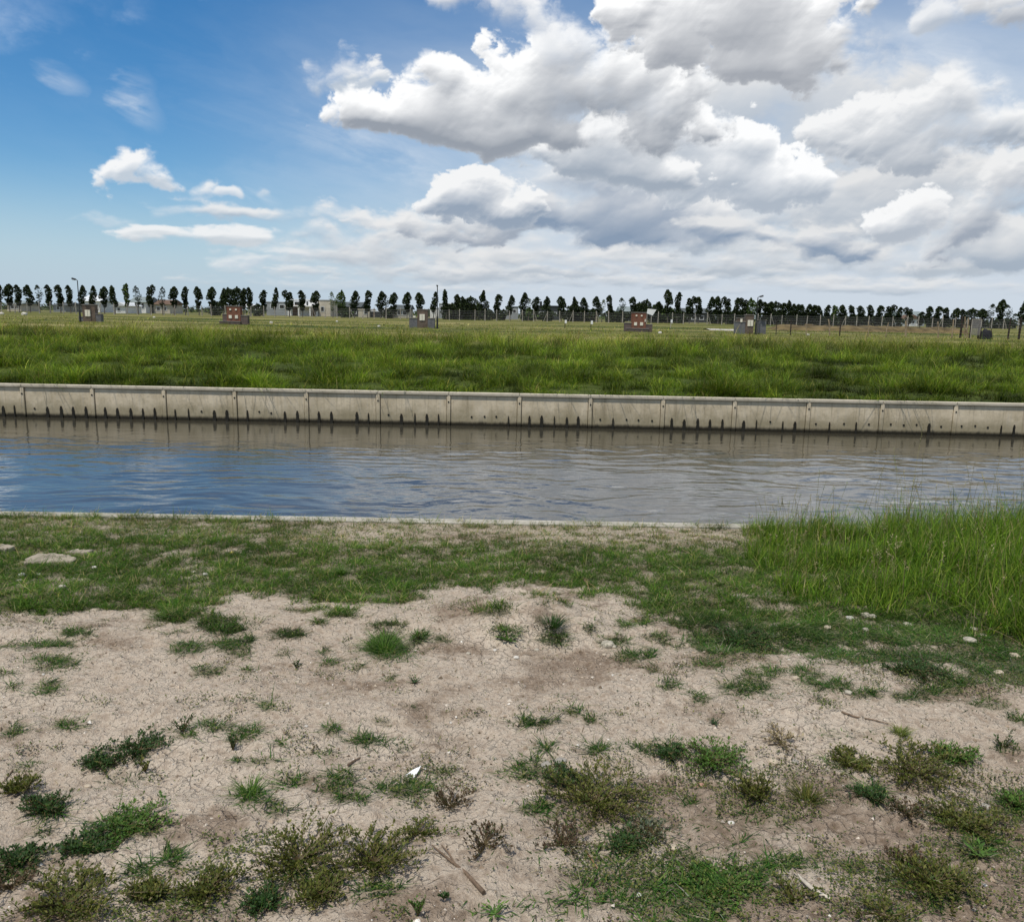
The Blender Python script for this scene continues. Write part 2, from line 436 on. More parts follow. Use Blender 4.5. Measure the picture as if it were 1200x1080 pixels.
# ------------------------------------------------------------------ materials
def material(name, rough=0.9, spec=0.2):
    m = bpy.data.materials.new(name); m.use_nodes = True
    t = NT(m.node_tree)
    b = m.node_tree.nodes['Principled BSDF']
    b.inputs['Roughness'].default_value = rough
    b.inputs['Specular IOR Level'].default_value = spec
    return m, t, b

def bump(t, b, height, dist, strength=1.0):
    n = t.new('ShaderNodeBump'); t.link(height, n.inputs['Height'])
    n.inputs['Distance'].default_value = dist; n.inputs['Strength'].default_value = strength
    t.link(n.outputs[0], b.inputs['Normal'])

def obj_coord(t):
    return t.new('ShaderNodeTexCoord').outputs['Object']
def pos(t):
    return t.new('ShaderNodeNewGeometry').outputs['Position']

def mat_plain(name, col, rough=.8, var=.25, scale=6.0, spec=.2, metal=0.0, bumpd=0.0):
    m, t, b = material(name, rough, spec)
    n = t.noise(obj_coord(t), scale, 5, .6)
    k = t.ramp(n, .3, .7, 1 - var, 1 + var)
    c = t.mix(1.0, c4(*col), t.vmath('MULTIPLY', k, (1, 1, 1)), 'MULTIPLY')
    t.link(c, b.inputs['Base Color'])
    b.inputs['Metallic'].default_value = metal
    if bumpd: bump(t, b, n, bumpd)
    return m

def mat_leaf(name, spec=.25, trans=.35, rough=.55, gain=1.0):
    """Leaf or blade: the plant's own colours come from its mesh, some light passes through."""
    m = bpy.data.materials.new(name); m.use_nodes = True
    t = NT(m.node_tree); b = m.node_tree.nodes['Principled BSDF']
    at = t.new('ShaderNodeAttribute', attribute_name='tint').outputs['Color']
    c = at if gain == 1 else t.mix(1.0, at, c4(gain, gain, gain), 'MULTIPLY')
    t.link(c, b.inputs['Base Color'])
    b.inputs['Roughness'].default_value = rough; b.inputs['Specular IOR Level'].default_value = spec
    tr = t.new('ShaderNodeBsdfTranslucent')
    t.link(t.mix(1.0, c, c4(1.0, 1.15, .5), 'MULTIPLY'), tr.inputs[0])
    mx = t.new('ShaderNodeMixShader'); mx.inputs[0].default_value = trans
    t.link(b.outputs[0], mx.inputs[1]); t.link(tr.outputs[0], mx.inputs[2])
    t.link(mx.outputs[0], m.node_tree.nodes['Material Output'].inputs[0])
    return m
LEAF = mat_leaf('leaf', .2, .3)
GRASSMAT = mat_leaf('grass_blade', .12, .4, .6)
CROWN = mat_leaf('tree_foliage', .15, .2)

# ------------------------------------------------------------------ the lie of the land
WATER_Z = -0.89
NA, NB = at_z(0, 600, 0), at_z(900, 615.5, 0)          # water side of the near quay edge
FA, FB = at_z(0, 450, 0), at_z(1200, 473.5, 0)         # water side of the far wall
def line_y(A, B):
    k = (B[1] - A[1]) / (B[0] - A[0])
    return (lambda x: A[1] + k * (np.asarray(x, float) - A[0])), k
near_y, near_k = line_y(NA, NB)
far_y, far_k = line_y(FA, FB)
QO = .12                                  # width of the quay coping

_prof = [(0.0, None), (27.0, (386.5, 408.5)), (45.0, (375, 397)), (88.0, (366.3, 386.3)), (120.0, None)]
def _zline(D, ys):
    z0 = at_depth(0, ys[0], D)[2]; z1 = at_depth(1200, ys[1], D)[2]
    x0 = at_depth(0, ys[0], D)[0]; x1 = at_depth(1200, ys[1], D)[0]
    return lambda x: z0 + (z1 - z0) * np.clip((np.asarray(x, float) - x0) / (x1 - x0), -.5, 1.5)
ZL1, ZL2, ZL3 = _zline(49, (386.5, 408.5)), _zline(67, (375, 397)), _zline(110, (366.3, 386.3))
def far_ground(x, y):
    """Height of the far bank: from the wall's top up a gentle slope to the level field."""
    x = np.asarray(x, float); y = np.asarray(y, float)
    d = y - far_y(x) - .3
    z1, z2, z3 = ZL1(x), ZL2(x), ZL3(x)
    D1 = 27.0
    a = np.clip(d / D1, 0, 1)
    zs = -0.05 + (z1 + .05) * (a * (1.25 - .25 * a * a))            # slope, easing off at its crest
    b = np.clip((y - 49) / 18, 0, 1); c = np.clip((y - 67) / 43, 0, 1)
    zf = z1 + (z2 - z1) * b + (z3 - z2) * c
    z = np.where(d < D1, np.minimum(zs, z1 + .3), zf)
    und = fbm(x * .11, y * .16, 4, 71) * .16 + fbm(x * .5, y * .5, 3, 72) * .05
    z = z + und * np.clip(d / 4, 0, 1) * np.clip(1.35 - d / 60, .12, 1)
    return np.where(d < 0, -0.05, z)

MOUND = at_z(625, 712, .25)
def near_ground(x, y, fine=True):
    """Height of the near bank: bare earth falling gently to the quay edge."""
    x = np.asarray(x, float); y = np.asarray(y, float)
    d = near_y(x) - QO - y
    z = -.012 + .052 * np.clip(d, 0, 9.5)
    m = fbm(x * .7, y * .9, 4, 51) * .07 + fbm(x * 2.3, y * 2.6, 3, 52) * .022
    z = z + m * np.clip(d / 1.2, 0, 1)
    z = z + .15 * np.exp(-(((x - MOUND[0]) / .50) ** 2 + ((y - MOUND[1]) / .30) ** 2)) * (1 + .5 * fbm(x * 5, y * 5, 3, 55))
    rise = sstep(x, 2.4, 5.5) * sstep(y, 4.6, 6.0) * sstep(d, .2, 1.2) * .12     # under the tall grass
    z = z + rise
    for rd in (3.55, 5.05):                       # old wheel ruts
        z = z - .022 * np.exp(-((d - rd - .25 * fbm(x * .35, x * 0 + rd, 2, 57)) / .13) ** 2) * sstep(fbm(x * .5, y * .2, 2, 58), -.35, .1)
    if fine:
        bare = np.clip(d / .5, 0, 1)
        z = z + bare * (fbm(x * 7, y * 7, 4, 53, gain=.6) * .020 + np.maximum(fbm(x * 17, y * 17, 3, 54), 0) ** 1.5 * .045)
    return z

def on_near(px, py):
    """Where the view ray through a pixel meets the near bank."""
    z = .2
    for _ in range(12):
        p = at_z(px, py, z); z = float(near_ground(p[0], p[1]))
    return np.array([p[0], p[1], z])
def on_far(px, D):
    p = at_depth(px, 380, D)
    return np.array([p[0], D, float(far_ground(p[0], D))])
# ------------------------------------------------------------------ where turf grows on the near bank (pixels of the view)
BAND_LOW = [(-900, 760), (-200, 722), (0, 716), (120, 712), (200, 712), (260, 702), (330, 700), (380, 703), (430, 706), (480, 706), (520, 694), (560, 685), (620, 680), (690, 690), (740, 702), (790, 716), (850, 734), (930, 752), (1010, 764), (1100, 776), (1200, 786), (1400, 800)]
PATCH = """205 718 26 13 1;262 733 30 10 1;85 740 11 4 .8;105 743 7 3 .8;23 757 24 5 .5;58 757 30 5 .5;67 777 27 9 .9;60 806 13 8 .9;13 803 11 6 .8;223 763 16 6 .9;263 757 26 8 .7;280 765 15 8 .8;250 787 15 6 .8;287 787 13 5 .6
328 743 15 6 .9;350 743 10 4 .9;377 763 10 4 .8;390 777 11 4 .6;333 765 6 4 .7;293 752 7 6 .6;8 787 9 3 .8;315 829 7 4 .9;77 850 17 4 .8;253 850 26 6 .7;293 855 15 6 .7;455 762 32 12 1;490 750 13 6 .9;520 750 11 5 .8
647 748 21 8 1;597 740 17 8 .5;467 732 13 3 .7;420 782 8 4 .8;460 794 8 4 .6;448 843 11 5 .8;630 847 31 5 .8;670 835 11 5 .8;693 845 10 5 .9;730 733 11 5 .7;723 752 13 5 .9;737 770 15 6 .8;760 767 11 5 .8;767 783 10 5 .6
695 738 9 4 .7;757 728 13 5 .8;768 748 13 4 .8;783 803 15 5 .5;580 715 22 8 .8;483 827 9 3 .5;867 753 62 16 .9;827 778 27 8 .8;900 787 22 10 .7;880 808 32 10 .7;820 822 13 7 .7;947 790 26 8 .7;973 805 32 8 .85;1017 812 24 5 .8;1060 817 24 5 .8
1093 813 18 6 .7;965 822 11 5 .7;1080 787 38 9 .9;1163 827 24 6 .7;1193 843 12 5 .8;1167 797 20 6 .8;1100 764 110 12 .6;1000 770 60 10 .5;117 895 22 8 .8;217 857 27 7 .7;20 857 13 6 .7;290 860 15 8 .8;53 950 22 9 .8;50 975 15 5 .7
157 970 38 12 .95;103 993 32 7 .85;203 1007 13 10 .8;160 1020 24 8 .5;177 1050 22 10 .7;20 1020 27 12 .5;310 1057 22 10 .7;367 1037 36 18 .5;293 932 18 9 .9;323 950 20 8 .9;300 890 34 5 .5;347 913 24 8 .8;390 917 18 10 .9;383 882 13 5 .7
330 870 9 4 .8;390 857 10 6 .8;423 870 20 8 .9;467 875 14 6 .5;405 915 14 12 .7;473 925 32 12 1;527 903 16 5 .8;417 935 18 7 .8;447 1045 24 10 .5;633 905 34 13 .8;627 947 22 10 .8;640 877 10 4 .8;698 880 11 6 .8;757 878 20 6 .7
787 880 20 7 .6;720 1020 80 40 .35;770 1045 60 30 .8;740 985 50 20 .35;800 1070 70 25 .6;807 937 13 7 .9;837 890 32 12 .5;1000 895 27 7 .5;1117 888 24 8 .6;1020 935 22 10 .8;1130 965 40 18 .5;1150 985 27 10 .7;1147 1003 20 8 .9;1095 1040 40 25 .6
925 1013 38 7 .7;1000 1022 13 5 .7;845 1035 65 26 .85;805 1000 22 10 .7;1195 945 16 14 .8;1180 875 20 5 .6;930 1050 22 12 .4;880 960 60 18 .25;650 1060 60 20 .2;240 1060 60 20 .25;30 900 20 6 .4;560 1065 20 10 .3;985 860 40 6 .2;140 915 30 8 .25"""
PATCH = np.array([[float(v) for v in q.split()] for row in PATCH.split('\n') for q in row.split(';')], np.float32)
_bl = np.array(BAND_LOW, float)

def turf(x, y, z=None):
    """How densely turf covers a point of the near bank, 0 to 1, and how dry it is."""
    z = near_ground(x, y, False) if z is None else z
    px, py = to_px(x, y, z)
    px = px.astype(np.float32); py = py.astype(np.float32)
    low = np.interp(px, _bl[:, 0], _bl[:, 1])
    n = fbm(x * 1.3, y * 2.2, 5, 61, gain=.6)
    n2 = fbm(x * 4.5, y * 6, 4, 62, gain=.6)
    k = np.clip((py - 600) / 120, .05, 2.5)
    c = sstep((low + n * 46 * k + n2 * 26 * k + 6) - py, -5, 10)
    upper = 610 + px * .014
    sandy = sstep(py, upper + 34 + n * 26, upper + 8 + n * 10) * sstep(px, 250, 420) * sstep(px, 930, 860)
    sandy = np.maximum(sandy, .55 * sstep(py, upper + 26 + n * 20, upper + 6))
    c = c * (1 - .82 * sandy * sstep(n2, -.42, .1))
    c = c * np.clip(.92 + n * .8 + n2 * 1.1, .12, 1)
    dry = np.clip(sandy * .8 + .35 * sstep(n2, .0, .5) + .25 * sstep(n, .1, .5), 0, 1)
    n3 = fbm(x * 14, y * 16, 3, 63)
    wob = n2 * .75 + n * .35 + n3 * .5
    wx, wy = n2 * 15 + n3 * 5, n * 7 + n3 * 3
    for (cx, cy, rx, ry, d) in PATCH:
        s = np.abs(px - cx) < rx * 2.3
        if not s.any(): continue
        q = 1.08 - np.sqrt(((px[s] + wx[s] - cx) / rx) ** 2 + ((py[s] + wy[s] - cy) / ry) ** 2) + wob[s]
        c[s] = np.maximum(c[s], np.maximum(sstep(q, 0, .45), .20 * sstep(q, -.75, .25)) * d)
    scat = sstep(n2 + n * .6, .34, .62) * sstep(py, 860, 960) * (.35 + .4 * sstep(px, 560, 800))
    c = np.maximum(c, scat)
    return c, dry

# ------------------------------------------------------------------ near bank of bare earth
def axis(dense0, dense1, step, far0, far1, grow=1.25):
    a = list(np.arange(dense0, dense1 + 1e-6, step)); s = step; v = dense1
    while v < far1: s *= grow; v += s; a.append(min(v, far1))
    s = step; v = dense0; b = []
    while v > far0: s *= grow; v -= s; b.append(max(v, far0))
    return np.array(b[::-1] + a)
def grid_faces(nx, ny):
    i = np.arange(nx - 1); j = np.arange(ny - 1); I, J = np.meshgrid(i, j)
    a = (J * nx + I).ravel()
    return np.stack([a, a + 1, a + nx + 1, a + nx], 1)

gx = axis(-7.4, 7.9, .022, -400, 400)
gd = axis(.05, 7.4, .021, .0, 210)               # distance back from the quay edge
GX, GD = np.meshgrid(gx, gd)
GY = near_y(GX) - QO - GD
GZ = near_ground(GX, GY)
cov, dry = turf(GX.ravel(), GY.ravel(), GZ.ravel())
n_a = fbm(GX.ravel() * .9, GY.ravel() * 1.4, 5, 81); _px, _py = to_px(GX.ravel(), GY.ravel(), GZ.ravel())
clod = sstep(fbm(GX.ravel() * 1.5, GY.ravel() * 2.2, 5, 83, gain=.6) + .34 * sstep(_py, 880, 960) * sstep(_px, 500, 760) + .12 * sstep(_py, 940, 1010) + .3 * np.exp(-(((_px - 640) / 130) ** 2 + ((_py - 775) / 22) ** 2)) + .4 * np.exp(-(((_px - 630) / 70) ** 2 + ((_py - 715) / 17) ** 2)), .08, .42)
GZ = GZ + (clod * np.maximum(fbm(GX.ravel() * 24, GY.ravel() * 24, 3, 84), -.1) * .030).reshape(GZ.shape)
m, t, b = material('bare_earth', .95, .1)
at = t.new('ShaderNodeAttribute', attribute_name='tint')
sp = t.new('ShaderNodeSeparateColor'); t.link(at.outputs['Color'], sp.inputs[0])
P_ = pos(t)
n1 = t.noise(P_, 1.1, 6, .6); n2 = t.noise(P_, 22, 6, .65); n3 = t.noise(P_, 130, 4, .6)
sand = t.mix(t.ramp(n1, .34, .66), c4(.43, .345, .26), c4(.625, .525, .41))
sand = t.mix(t.ramp(n2, .36, .72), sand, c4(.51, .435, .34))
sand = t.mix(t.math('MULTIPLY', t.ramp(n2, .52, .36), .55), sand, c4(.24, .18, .128))
brown = t.mix(t.ramp(n2, .3, .7), c4(.165, .118, .08), c4(.40, .315, .235))
col = t.mix(t.math('MULTIPLY', sp.outputs[1], .95), sand, brown)
th = t.mix(t.ramp(n2, .3, .7), c4(.050, .055, .020), c4(.17, .145, .07))
col = t.mix(t.math('MULTIPLY', sp.outputs[0], .72), col, th)
vo = t.new('ShaderNodeTexVoronoi'); t.link(P_, vo.inputs['Vector']); vo.inputs['Scale'].default_value = 55
dot = t.math('MULTIPLY', t.ramp(vo.outputs['Distance'], .20, .12), t.ramp(n3, .50, .62))
col = t.mix(t.math('MULTIPLY', dot, .55), col, c4(.62, .55, .46))
vo2 = t.new('ShaderNodeTexVoronoi'); t.link(P_, vo2.inputs['Vector']); vo2.inputs['Scale'].default_value = 34
dot2 = t.math('MULTIPLY', t.ramp(vo2.outputs['Distance'], .22, .10), t.ramp(n2, .50, .62))
col = t.mix(t.math('MULTIPLY', dot2, .7), col, c4(.12, .085, .055))
cv = t.new('ShaderNodeTexVoronoi', feature='DISTANCE_TO_EDGE'); t.link(t.vmath('ADD', t.vmath('MULTIPLY', P_, (1, 1, .2)), t.vmath('MULTIPLY', t.noise(P_, 9, 4, .6, out=1), (.09, .09, 0))), cv.inputs['Vector']); cv.inputs['Scale'].default_value = 9
crack = t.math('MULTIPLY', t.ramp(cv.outputs['Distance'], .030, .004), t.ramp(n1, .45, .62))
cv2 = t.new('ShaderNodeTexVoronoi', feature='DISTANCE_TO_EDGE'); t.link(t.vmath('ADD', P_, t.vmath('MULTIPLY', t.noise(P_, 30, 3, .6, out=1), (.03, .03, 0))), cv2.inputs['Vector']); cv2.inputs['Scale'].default_value = 31
crack = t.math('MAXIMUM', crack, t.math('MULTIPLY', t.ramp(cv2.outputs['Distance'], .07, .01), t.ramp(n2, .48, .60)))
col = t.mix(t.math('MULTIPLY', crack, .26), col, c4(.115, .085, .058))
t.link(col, b.inputs['Base Color'])
hb = t.math('SUBTRACT', t.math('ADD', t.math('MULTIPLY', n2, 1.0), t.math('MULTIPLY', n3, .35)), t.math('MULTIPLY', crack, .3))
bump(t, b, hb, .030)
EARTH = m
near_bank = mesh_np('near_bank', np.stack([GX.ravel(), GY.ravel(), GZ.ravel()], 1), grid_faces(len(gx), len(gd))[:, ::-1], EARTH,
                    colors=np.stack([cov, clod, n_a], 1), smooth=True)
tag(near_bank, 'bare pale earth bank with patchy turf sloping to the canal', None, None, 'structure')

# ------------------------------------------------------------------ grass blades
def blades(base, h, wd, az, lean, cols, seg=2, droop=.5, name='grass', mat=GRASSMAT, zup=None):
    """Many blades as one mesh; each has its own root, height, width, facing, lean and colour."""
    n = len(base)
    dx, dy = np.cos(az), np.sin(az)
    sx, sy = -dy, dx
    V = np.zeros((n, 2 * seg + 1, 3), np.float32)
    for k in range(seg + 1):
        f = k / seg
        out = lean * h * (f + droop * f * f)
        up = h * (f - .35 * lean * droop * f * f)
        c = np.stack([base[:, 0] + dx * out, base[:, 1] + dy * out, base[:, 2] + up], 1)
        if k < seg:
            w = wd * (1 - .55 * f) * .5
            V[:, 2 * k] = c - np.stack([sx * w, sy * w, 0 * w], 1)
            V[:, 2 * k + 1] = c + np.stack([sx * w, sy * w, 0 * w], 1)
        else: V[:, 2 * k] = c
    o = (np.arange(n) * (2 * seg + 1))[:, None]
    q = [o + np.array([[2 * k, 2 * k + 1, 2 * k + 3, 2 * k + 2]]) for k in range(seg - 1)]
    tri = o + np.array([[2 * seg - 2, 2 * seg - 1, 2 * seg]])
    faces = ([np.concatenate(q)] if q else []) + [tri]
    C = np.repeat(cols[:, None, :], 2 * seg + 1, 1).reshape(-1, 3)
    return mesh_np(name, V.reshape(-1, 3), faces, mat, colors=C)

def pick(n, pal, wts, var=.22):
    pal = np.array(pal, np.float32); i = rng.choice(len(pal), n, p=np.array(wts) / sum(wts))
    c = pal[i] * (1 + rng.normal(0, var, (n, 1)).clip(-.5, .7))
    return c * (1 + rng.normal(0, .06, (n, 3)))

def cat(lst): return np.concatenate(lst)

# short turf of the near bank: the band along the quay and the patches in the bare earth
N1, N2 = 1300000, 1150000
X = np.concatenate([rng.uniform(-12.5, 13.0, N1), rng.uniform(-6.2, 6.4, N2)])
Dq = np.concatenate([rng.uniform(-.07, 3.6, N1), 2.6 + 4.7 * rng.beta(1.5, .95, N2)])
Y = near_y(X) - QO - Dq
Zc = near_ground(X, Y, False); qx, qy = to_px(X, Y, Zc)
vis = (qx > -1100) & (qx < 2100) & (qy < 1170) & ~((np.arange(N1 + N2) >= N1) & (qy < 700))
X, Y, Zc, qx, qy = X[vis], Y[vis], Zc[vis], qx[vis], qy[vis]
c_, d_ = turf(X, Y, Zc)
lump = fbm(X * 6, Y * 6, 3, 91)
keep = rng.random(len(X)) < np.clip(c_ * (.9 + 1.9 * lump), 0, 1) * .92
X, Y, c_, d_, qy, qx, lump = X[keep], Y[keep], c_[keep], d_[keep], qy[keep], qx[keep], lump[keep]
Z = near_ground(X, Y)
n = len(X)
near_px = sstep(qy, 705, 770)
h = (rng.gamma(4, .0085, n) * (.7 + .8 * c_) * (1 + .9 * lump).clip(.5, 1.9)) * (.62 - .26 * near_px) * (1 + 1.1 * sstep(near_y(X) - QO - Y, .22, .0) * (lump > -.05)) + .005
wdt = rng.uniform(.0028, .0058, n)
hue = fbm(X * 1.1, Y * 1.6, 4, 92)
g1 = pick(n, [(.062, .130, .014), (.036, .085, .010), (.100, .165, .020), (.17, .19, .040), (.34, .28, .13)], [5, 5, 2.4, .9, .6])
g2 = pick(n, [(.20, .185, .075), (.34, .28, .15), (.12, .15, .045), (.26, .20, .11)], [3, 3, 2.5, 1.5])
isdry = rng.random(n) < np.clip(d_ * .62 + .06 * (hue > .15), 0, 1)
cols = np.where(isdry[:, None], g2, g1) * (1 + .8 * hue + .5 * lump).clip(.35, 1.8)[:, None]
# the small mats in the bare ground are a bluer, darker green
cols = cols * (1 - near_px[:, None] * np.array([.30, .18, -.10])) 
turf_o = blades(np.stack([X, Y, Z - .004], 1), h, wdt, rng.uniform(0, 2 * math.pi, n), rng.uniform(.3, 1.6, n) + 1.4 * near_px * rng.random(n), cols, 2, .6, 'turf')
tag(turf_o, 'short patchy green turf along the quay and on the bare earth', 'grass', None, 'stuff')
print('turf', n)

# ------------------------------------------------------------------ tall grass on the near bank
TP = np.array([(868, 640), (885, 668), (905, 690), (955, 708), (1010, 716), (1060, 722), (1110, 738), (1165, 752), (1200, 762), (1290, 790), (1500, 830), (1500, 592), (1200, 608), (1000, 612), (905, 616), (876, 622)], float)
TPW = np.array([on_near(a, c)[:2] for a, c in TP])
def inside(poly, x, y):
    r = np.zeros(len(x), bool); j = len(poly) - 1
    for i in range(len(poly)):
        xi, yi = poly[i]; xj, yj = poly[j]
        r ^= ((yi > y) != (yj > y)) & (x < (xj - xi) * (y - yi) / (yj - yi + 1e-12) + xi)
        j = i
    return r
N = 210000
X = rng.uniform(TPW[:, 0].min(), min(TPW[:, 0].max(), 9.5), N); Y = rng.uniform(TPW[:, 1].min(), TPW[:, 1].max(), N)
wv = fbm(X * 3, Y * 3, 3, 95) * .22
k = inside(TPW, X + wv, Y + wv * .6) & (near_y(X) - QO - .03 > Y)
X, Y = X[k], Y[k]; n = len(X)
cl = fbm(X * 2.2, Y * 2.2, 4, 96, gain=.6)
k = rng.random(n) < np.clip(.55 + 1.7 * cl, .06, 1); X, Y, cl = X[k], Y[k], cl[k]; n = len(X)
Z = near_ground(X, Y)
grow = .40 + .60 * sstep(X + .5 * fbm(X * 2, Y * 2, 2, 94), 2.2, 4.4)
h = (.13 + rng.gamma(5, .043, n)) * grow * (1 + .7 * cl)
hue = fbm(X * 1.4, Y * 1.4, 3, 97)
g1 = pick(n, [(.092, .172, .012), (.132, .215, .018), (.050, .105, .010), (.19, .26, .03), (.23, .24, .06), (.34, .28, .14)], [5, 4, 4, 1.6, .8, .6])
lowb = rng.random(n) < .22
h = np.where(lowb, h * .5, h) * .86
tall_o = blades(np.stack([X, Y, Z - .01], 1), h, rng.uniform(.003, .0075, n), rng.normal(.4, 1.5, n), rng.gamma(2.4, .15, n), g1 * (1 + .5 * hue[:, None]), 4, 1.3, 'tall_grass')
tag(tall_o, 'thick stand of tall bright green grass beside the canal', 'grass', None, 'stuff')
print('tall', n)
# seed heads above it
mb = MB()
ns = 620
sel = rng.choice(n, ns, replace=False)
for i in sel:
    b0 = np.array([X[i], Y[i], Z[i]]); hh = h[i] * rng.uniform(1.15, 1.6) + .08
    if Y[i] > 7.2: hh *= 1.12
    a = rng.uniform(0, 6.28); l = rng.uniform(.05, .28)
    pts = [b0 + np.array([math.cos(a) * l * hh * f * f, math.sin(a) * l * hh * f * f, hh * f]) for f in (0, .4, .7, 1)]
    mb.col = (.26, .24, .10); mb.tube(pts, [.0020, .0018, .0015, .0011], 3, False)
    mb.col = random.choice([(.30, .24, .12), (.42, .36, .20), (.22, .19, .10), (.20, .24, .08)])
    for q in range(rng.integers(7, 13)):
        f = 1 - q * .022; c0 = pts[2] + (pts[3] - pts[2]) * (1 - q * .075)
        d = np.array([rng.normal(), rng.normal(), .7]); d = d / np.linalg.norm(d) * rng.uniform(.012, .03)
        s = np.cross(d, [0, 0, 1]); s = s / (np.linalg.norm(s) + 1e-6) * .0035
        mb.add([c0, c0 + d * .5 + s, c0 + d, c0 + d * .5 - s], [], [(0, 1, 2, 3)])
seed_o = mb.build('seed_heads', LEAF)
tag(seed_o, 'thin straw coloured seed stems rising above the tall grass', 'grass', None, 'stuff')

# ------------------------------------------------------------------ canal water
wx = axis(-24, 25, .075, -400, 400, 1.4); wq = axis(.0, 1.0, .05, -.001, 1.0)
wq = np.linspace(0, 1, 300)
WX, WQ = np.meshgrid(wx, wq)
WY = near_y(WX) - .15 + (far_y(WX) + .05 - near_y(WX) + .15) * WQ
x, y = WX.ravel(), WY.ravel()
dw = far_y(x) - y
calm = np.clip(sstep(dw, .8, 5.0), .03, 1) * (.55 + .6 * sstep(fbm(x * .10, y * .28, 3, 40), -.3, .35))
wp = fbm(x * .35, y * .35, 3, 41)
wz = .0150 * fbm(x * .55 + wp * .5, y * 1.7 + wp, 2, 42) + .0125 * fbm(x * 1.3 + y * .35, y * 3.0 + wp * 2, 2, 43) + .0045 * fbm(x * 3.0 - y * .8, y * 6.5 + wp * 3, 2, 44)
wz = wz * calm * (1.15 + .45 * sstep(x, -3, 3))
m, t, b = material('canal_water', .035, .5)
b.inputs['IOR'].default_value = 2.3
b.inputs['Base Color'].default_value = c4(.044, .040, .028)
mp = t.new('ShaderNodeMapping'); t.link(pos(t), mp.inputs[0]); mp.inputs['Scale'].default_value = (3.2, 11, 3)
bump(t, b, t.noise(mp.outputs[0], 1.0, 3, .5), .007, .6)
water = mesh_np('water', np.stack([x, y, WATER_Z + wz], 1), grid_faces(len(wx), len(wq)), m, smooth=True)
tag(water, 'rippled grey blue canal water', None, None, 'structure')

# ------------------------------------------------------------------ far bank and field
fx = axis(-42, 42, .35, -1600, 1600, 1.3); fq = axis(.0, 52, .25, -.001, 3800, 1.12)
FX, FQ = np.meshgrid(fx, fq)
FY = far_y(np.clip(FX, -60, 60)) + .12 + FQ
FZ = far_ground(FX, FY)
m, t, b = material('field_earth', .95, .1)
P_ = pos(t)
n1 = t.noise(P_, .16, 5, .6); n2 = t.noise(P_, 1.3, 5, .65)
sp = t.new('ShaderNodeSeparateXYZ'); t.link(P_, sp.inputs[0])
lush = t.mix(t.ramp(n2, .3, .7), c4(.030, .044, .009), c4(.085, .11, .02))
dryc = t.mix(t.ramp(n2, .3, .7), c4(.085, .095, .022), c4(.18, .165, .05))
st = t.new('ShaderNodeMapping'); t.link(P_, st.inputs[0]); st.inputs['Scale'].default_value = (.045, .22, 1)
n3 = t.noise(st.outputs[0], 1.0, 5, .6)
dryc = t.mix(t.ramp(n3, .52, .66), dryc, c4(.27, .23, .10))
dryc = t.mix(t.ramp(n3, .48, .38), dryc, c4(.042, .062, .016))
far_ = t.ramp(t.math('ADD', sp.outputs[1], t.math('MULTIPLY', n1, 14.0)), 44, 58)
t.link(t.mix(far_, lush, dryc), b.inputs['Base Color'])
bump(t, b, n2, .15)
field = mesh_np('field', np.stack([FX.ravel(), FY.ravel(), FZ.ravel()], 1), grid_faces(len(fx), len(fq)), m, smooth=True)
tag(field, 'grassy far bank rising to a flat open field', None, None, 'structure')

def far_blades(N, d0, d1, hmul, w0, w1, name, label, dens_pow):
    Dq = d0 + (d1 - d0) * rng.beta(1, dens_pow, N)
    X = rng.uniform(-1, 1, N) * (22 + Dq) * .78
    Y = far_y(X) + .16 + Dq
    cl = fbm(X * .8, Y * .8, 4, 401, gain=.6); big = fbm(X * .13, Y * .25, 4, 402); mid = fbm(X * .35, Y * .5, 3, 403)
    k = rng.random(N) < np.clip(.55 + 2.0 * cl, .04, 1)
    X, Y, cl, big, mid, Dq = X[k], Y[k], cl[k], big[k], mid[k], Dq[k]; n = len(X)
    Z = far_ground(X, Y)
    h = (.09 + rng.gamma(6, .022, n)) * (1 + 2.4 * cl + 1.6 * mid).clip(.22, 3.2) * hmul
    h *= (1 - .35 * sstep(Dq, 1.0, 0)) * (1 + .55 * sstep(Dq, 8, 22) * (cl > .05))
    g1 = pick(n, [(.095, .145, .012), (.140, .185, .018), (.060, .105, .010), (.23, .25, .04), (.035, .062, .008)], [4, 3.5, 3, 1.3, 1.5])
    g2 = pick(n, [(.20, .19, .045), (.30, .25, .09), (.12, .14, .025), (.17, .13, .045)], [3, 1.5, 3, 1.2])
    pd = sstep(fbm(X * .6, Y * .32, 4, 404, gain=.6), .06, .30); h *= 1 + .45 * pd
    d = np.clip(.02 + .5 * big * sstep(Dq, 3, 14) + .6 * sstep(Dq, 13, 30) + .2 * cl, 0, .85)
    cols = np.where((rng.random(n) < d)[:, None], g2, g1) * (1 - .62 * pd)[:, None] * .86 * (1 + 1.8 * mid + 1.9 * cl + 1.4 * big).clip(.16, 2.8)[:, None]
    o = blades(np.stack([X, Y, Z - .02], 1), h, rng.uniform(w0, w1, n), rng.uniform(0, 6.28, n), rng.gamma(3, .2, n), cols, 2, 1.3, name)
    tag(o, label, 'grass', None, 'stuff'); print(name, n)
far_blades(420000, 0, 30, 1.0, .010, .022, 'bank_grass', 'long green grass growing on the far bank above the concrete wall', 1.5)
far_blades(70000, 24, 70, .34, .022, .04, 'field_grass', 'rough yellowish grass covering the open field behind the bank', 1.5)
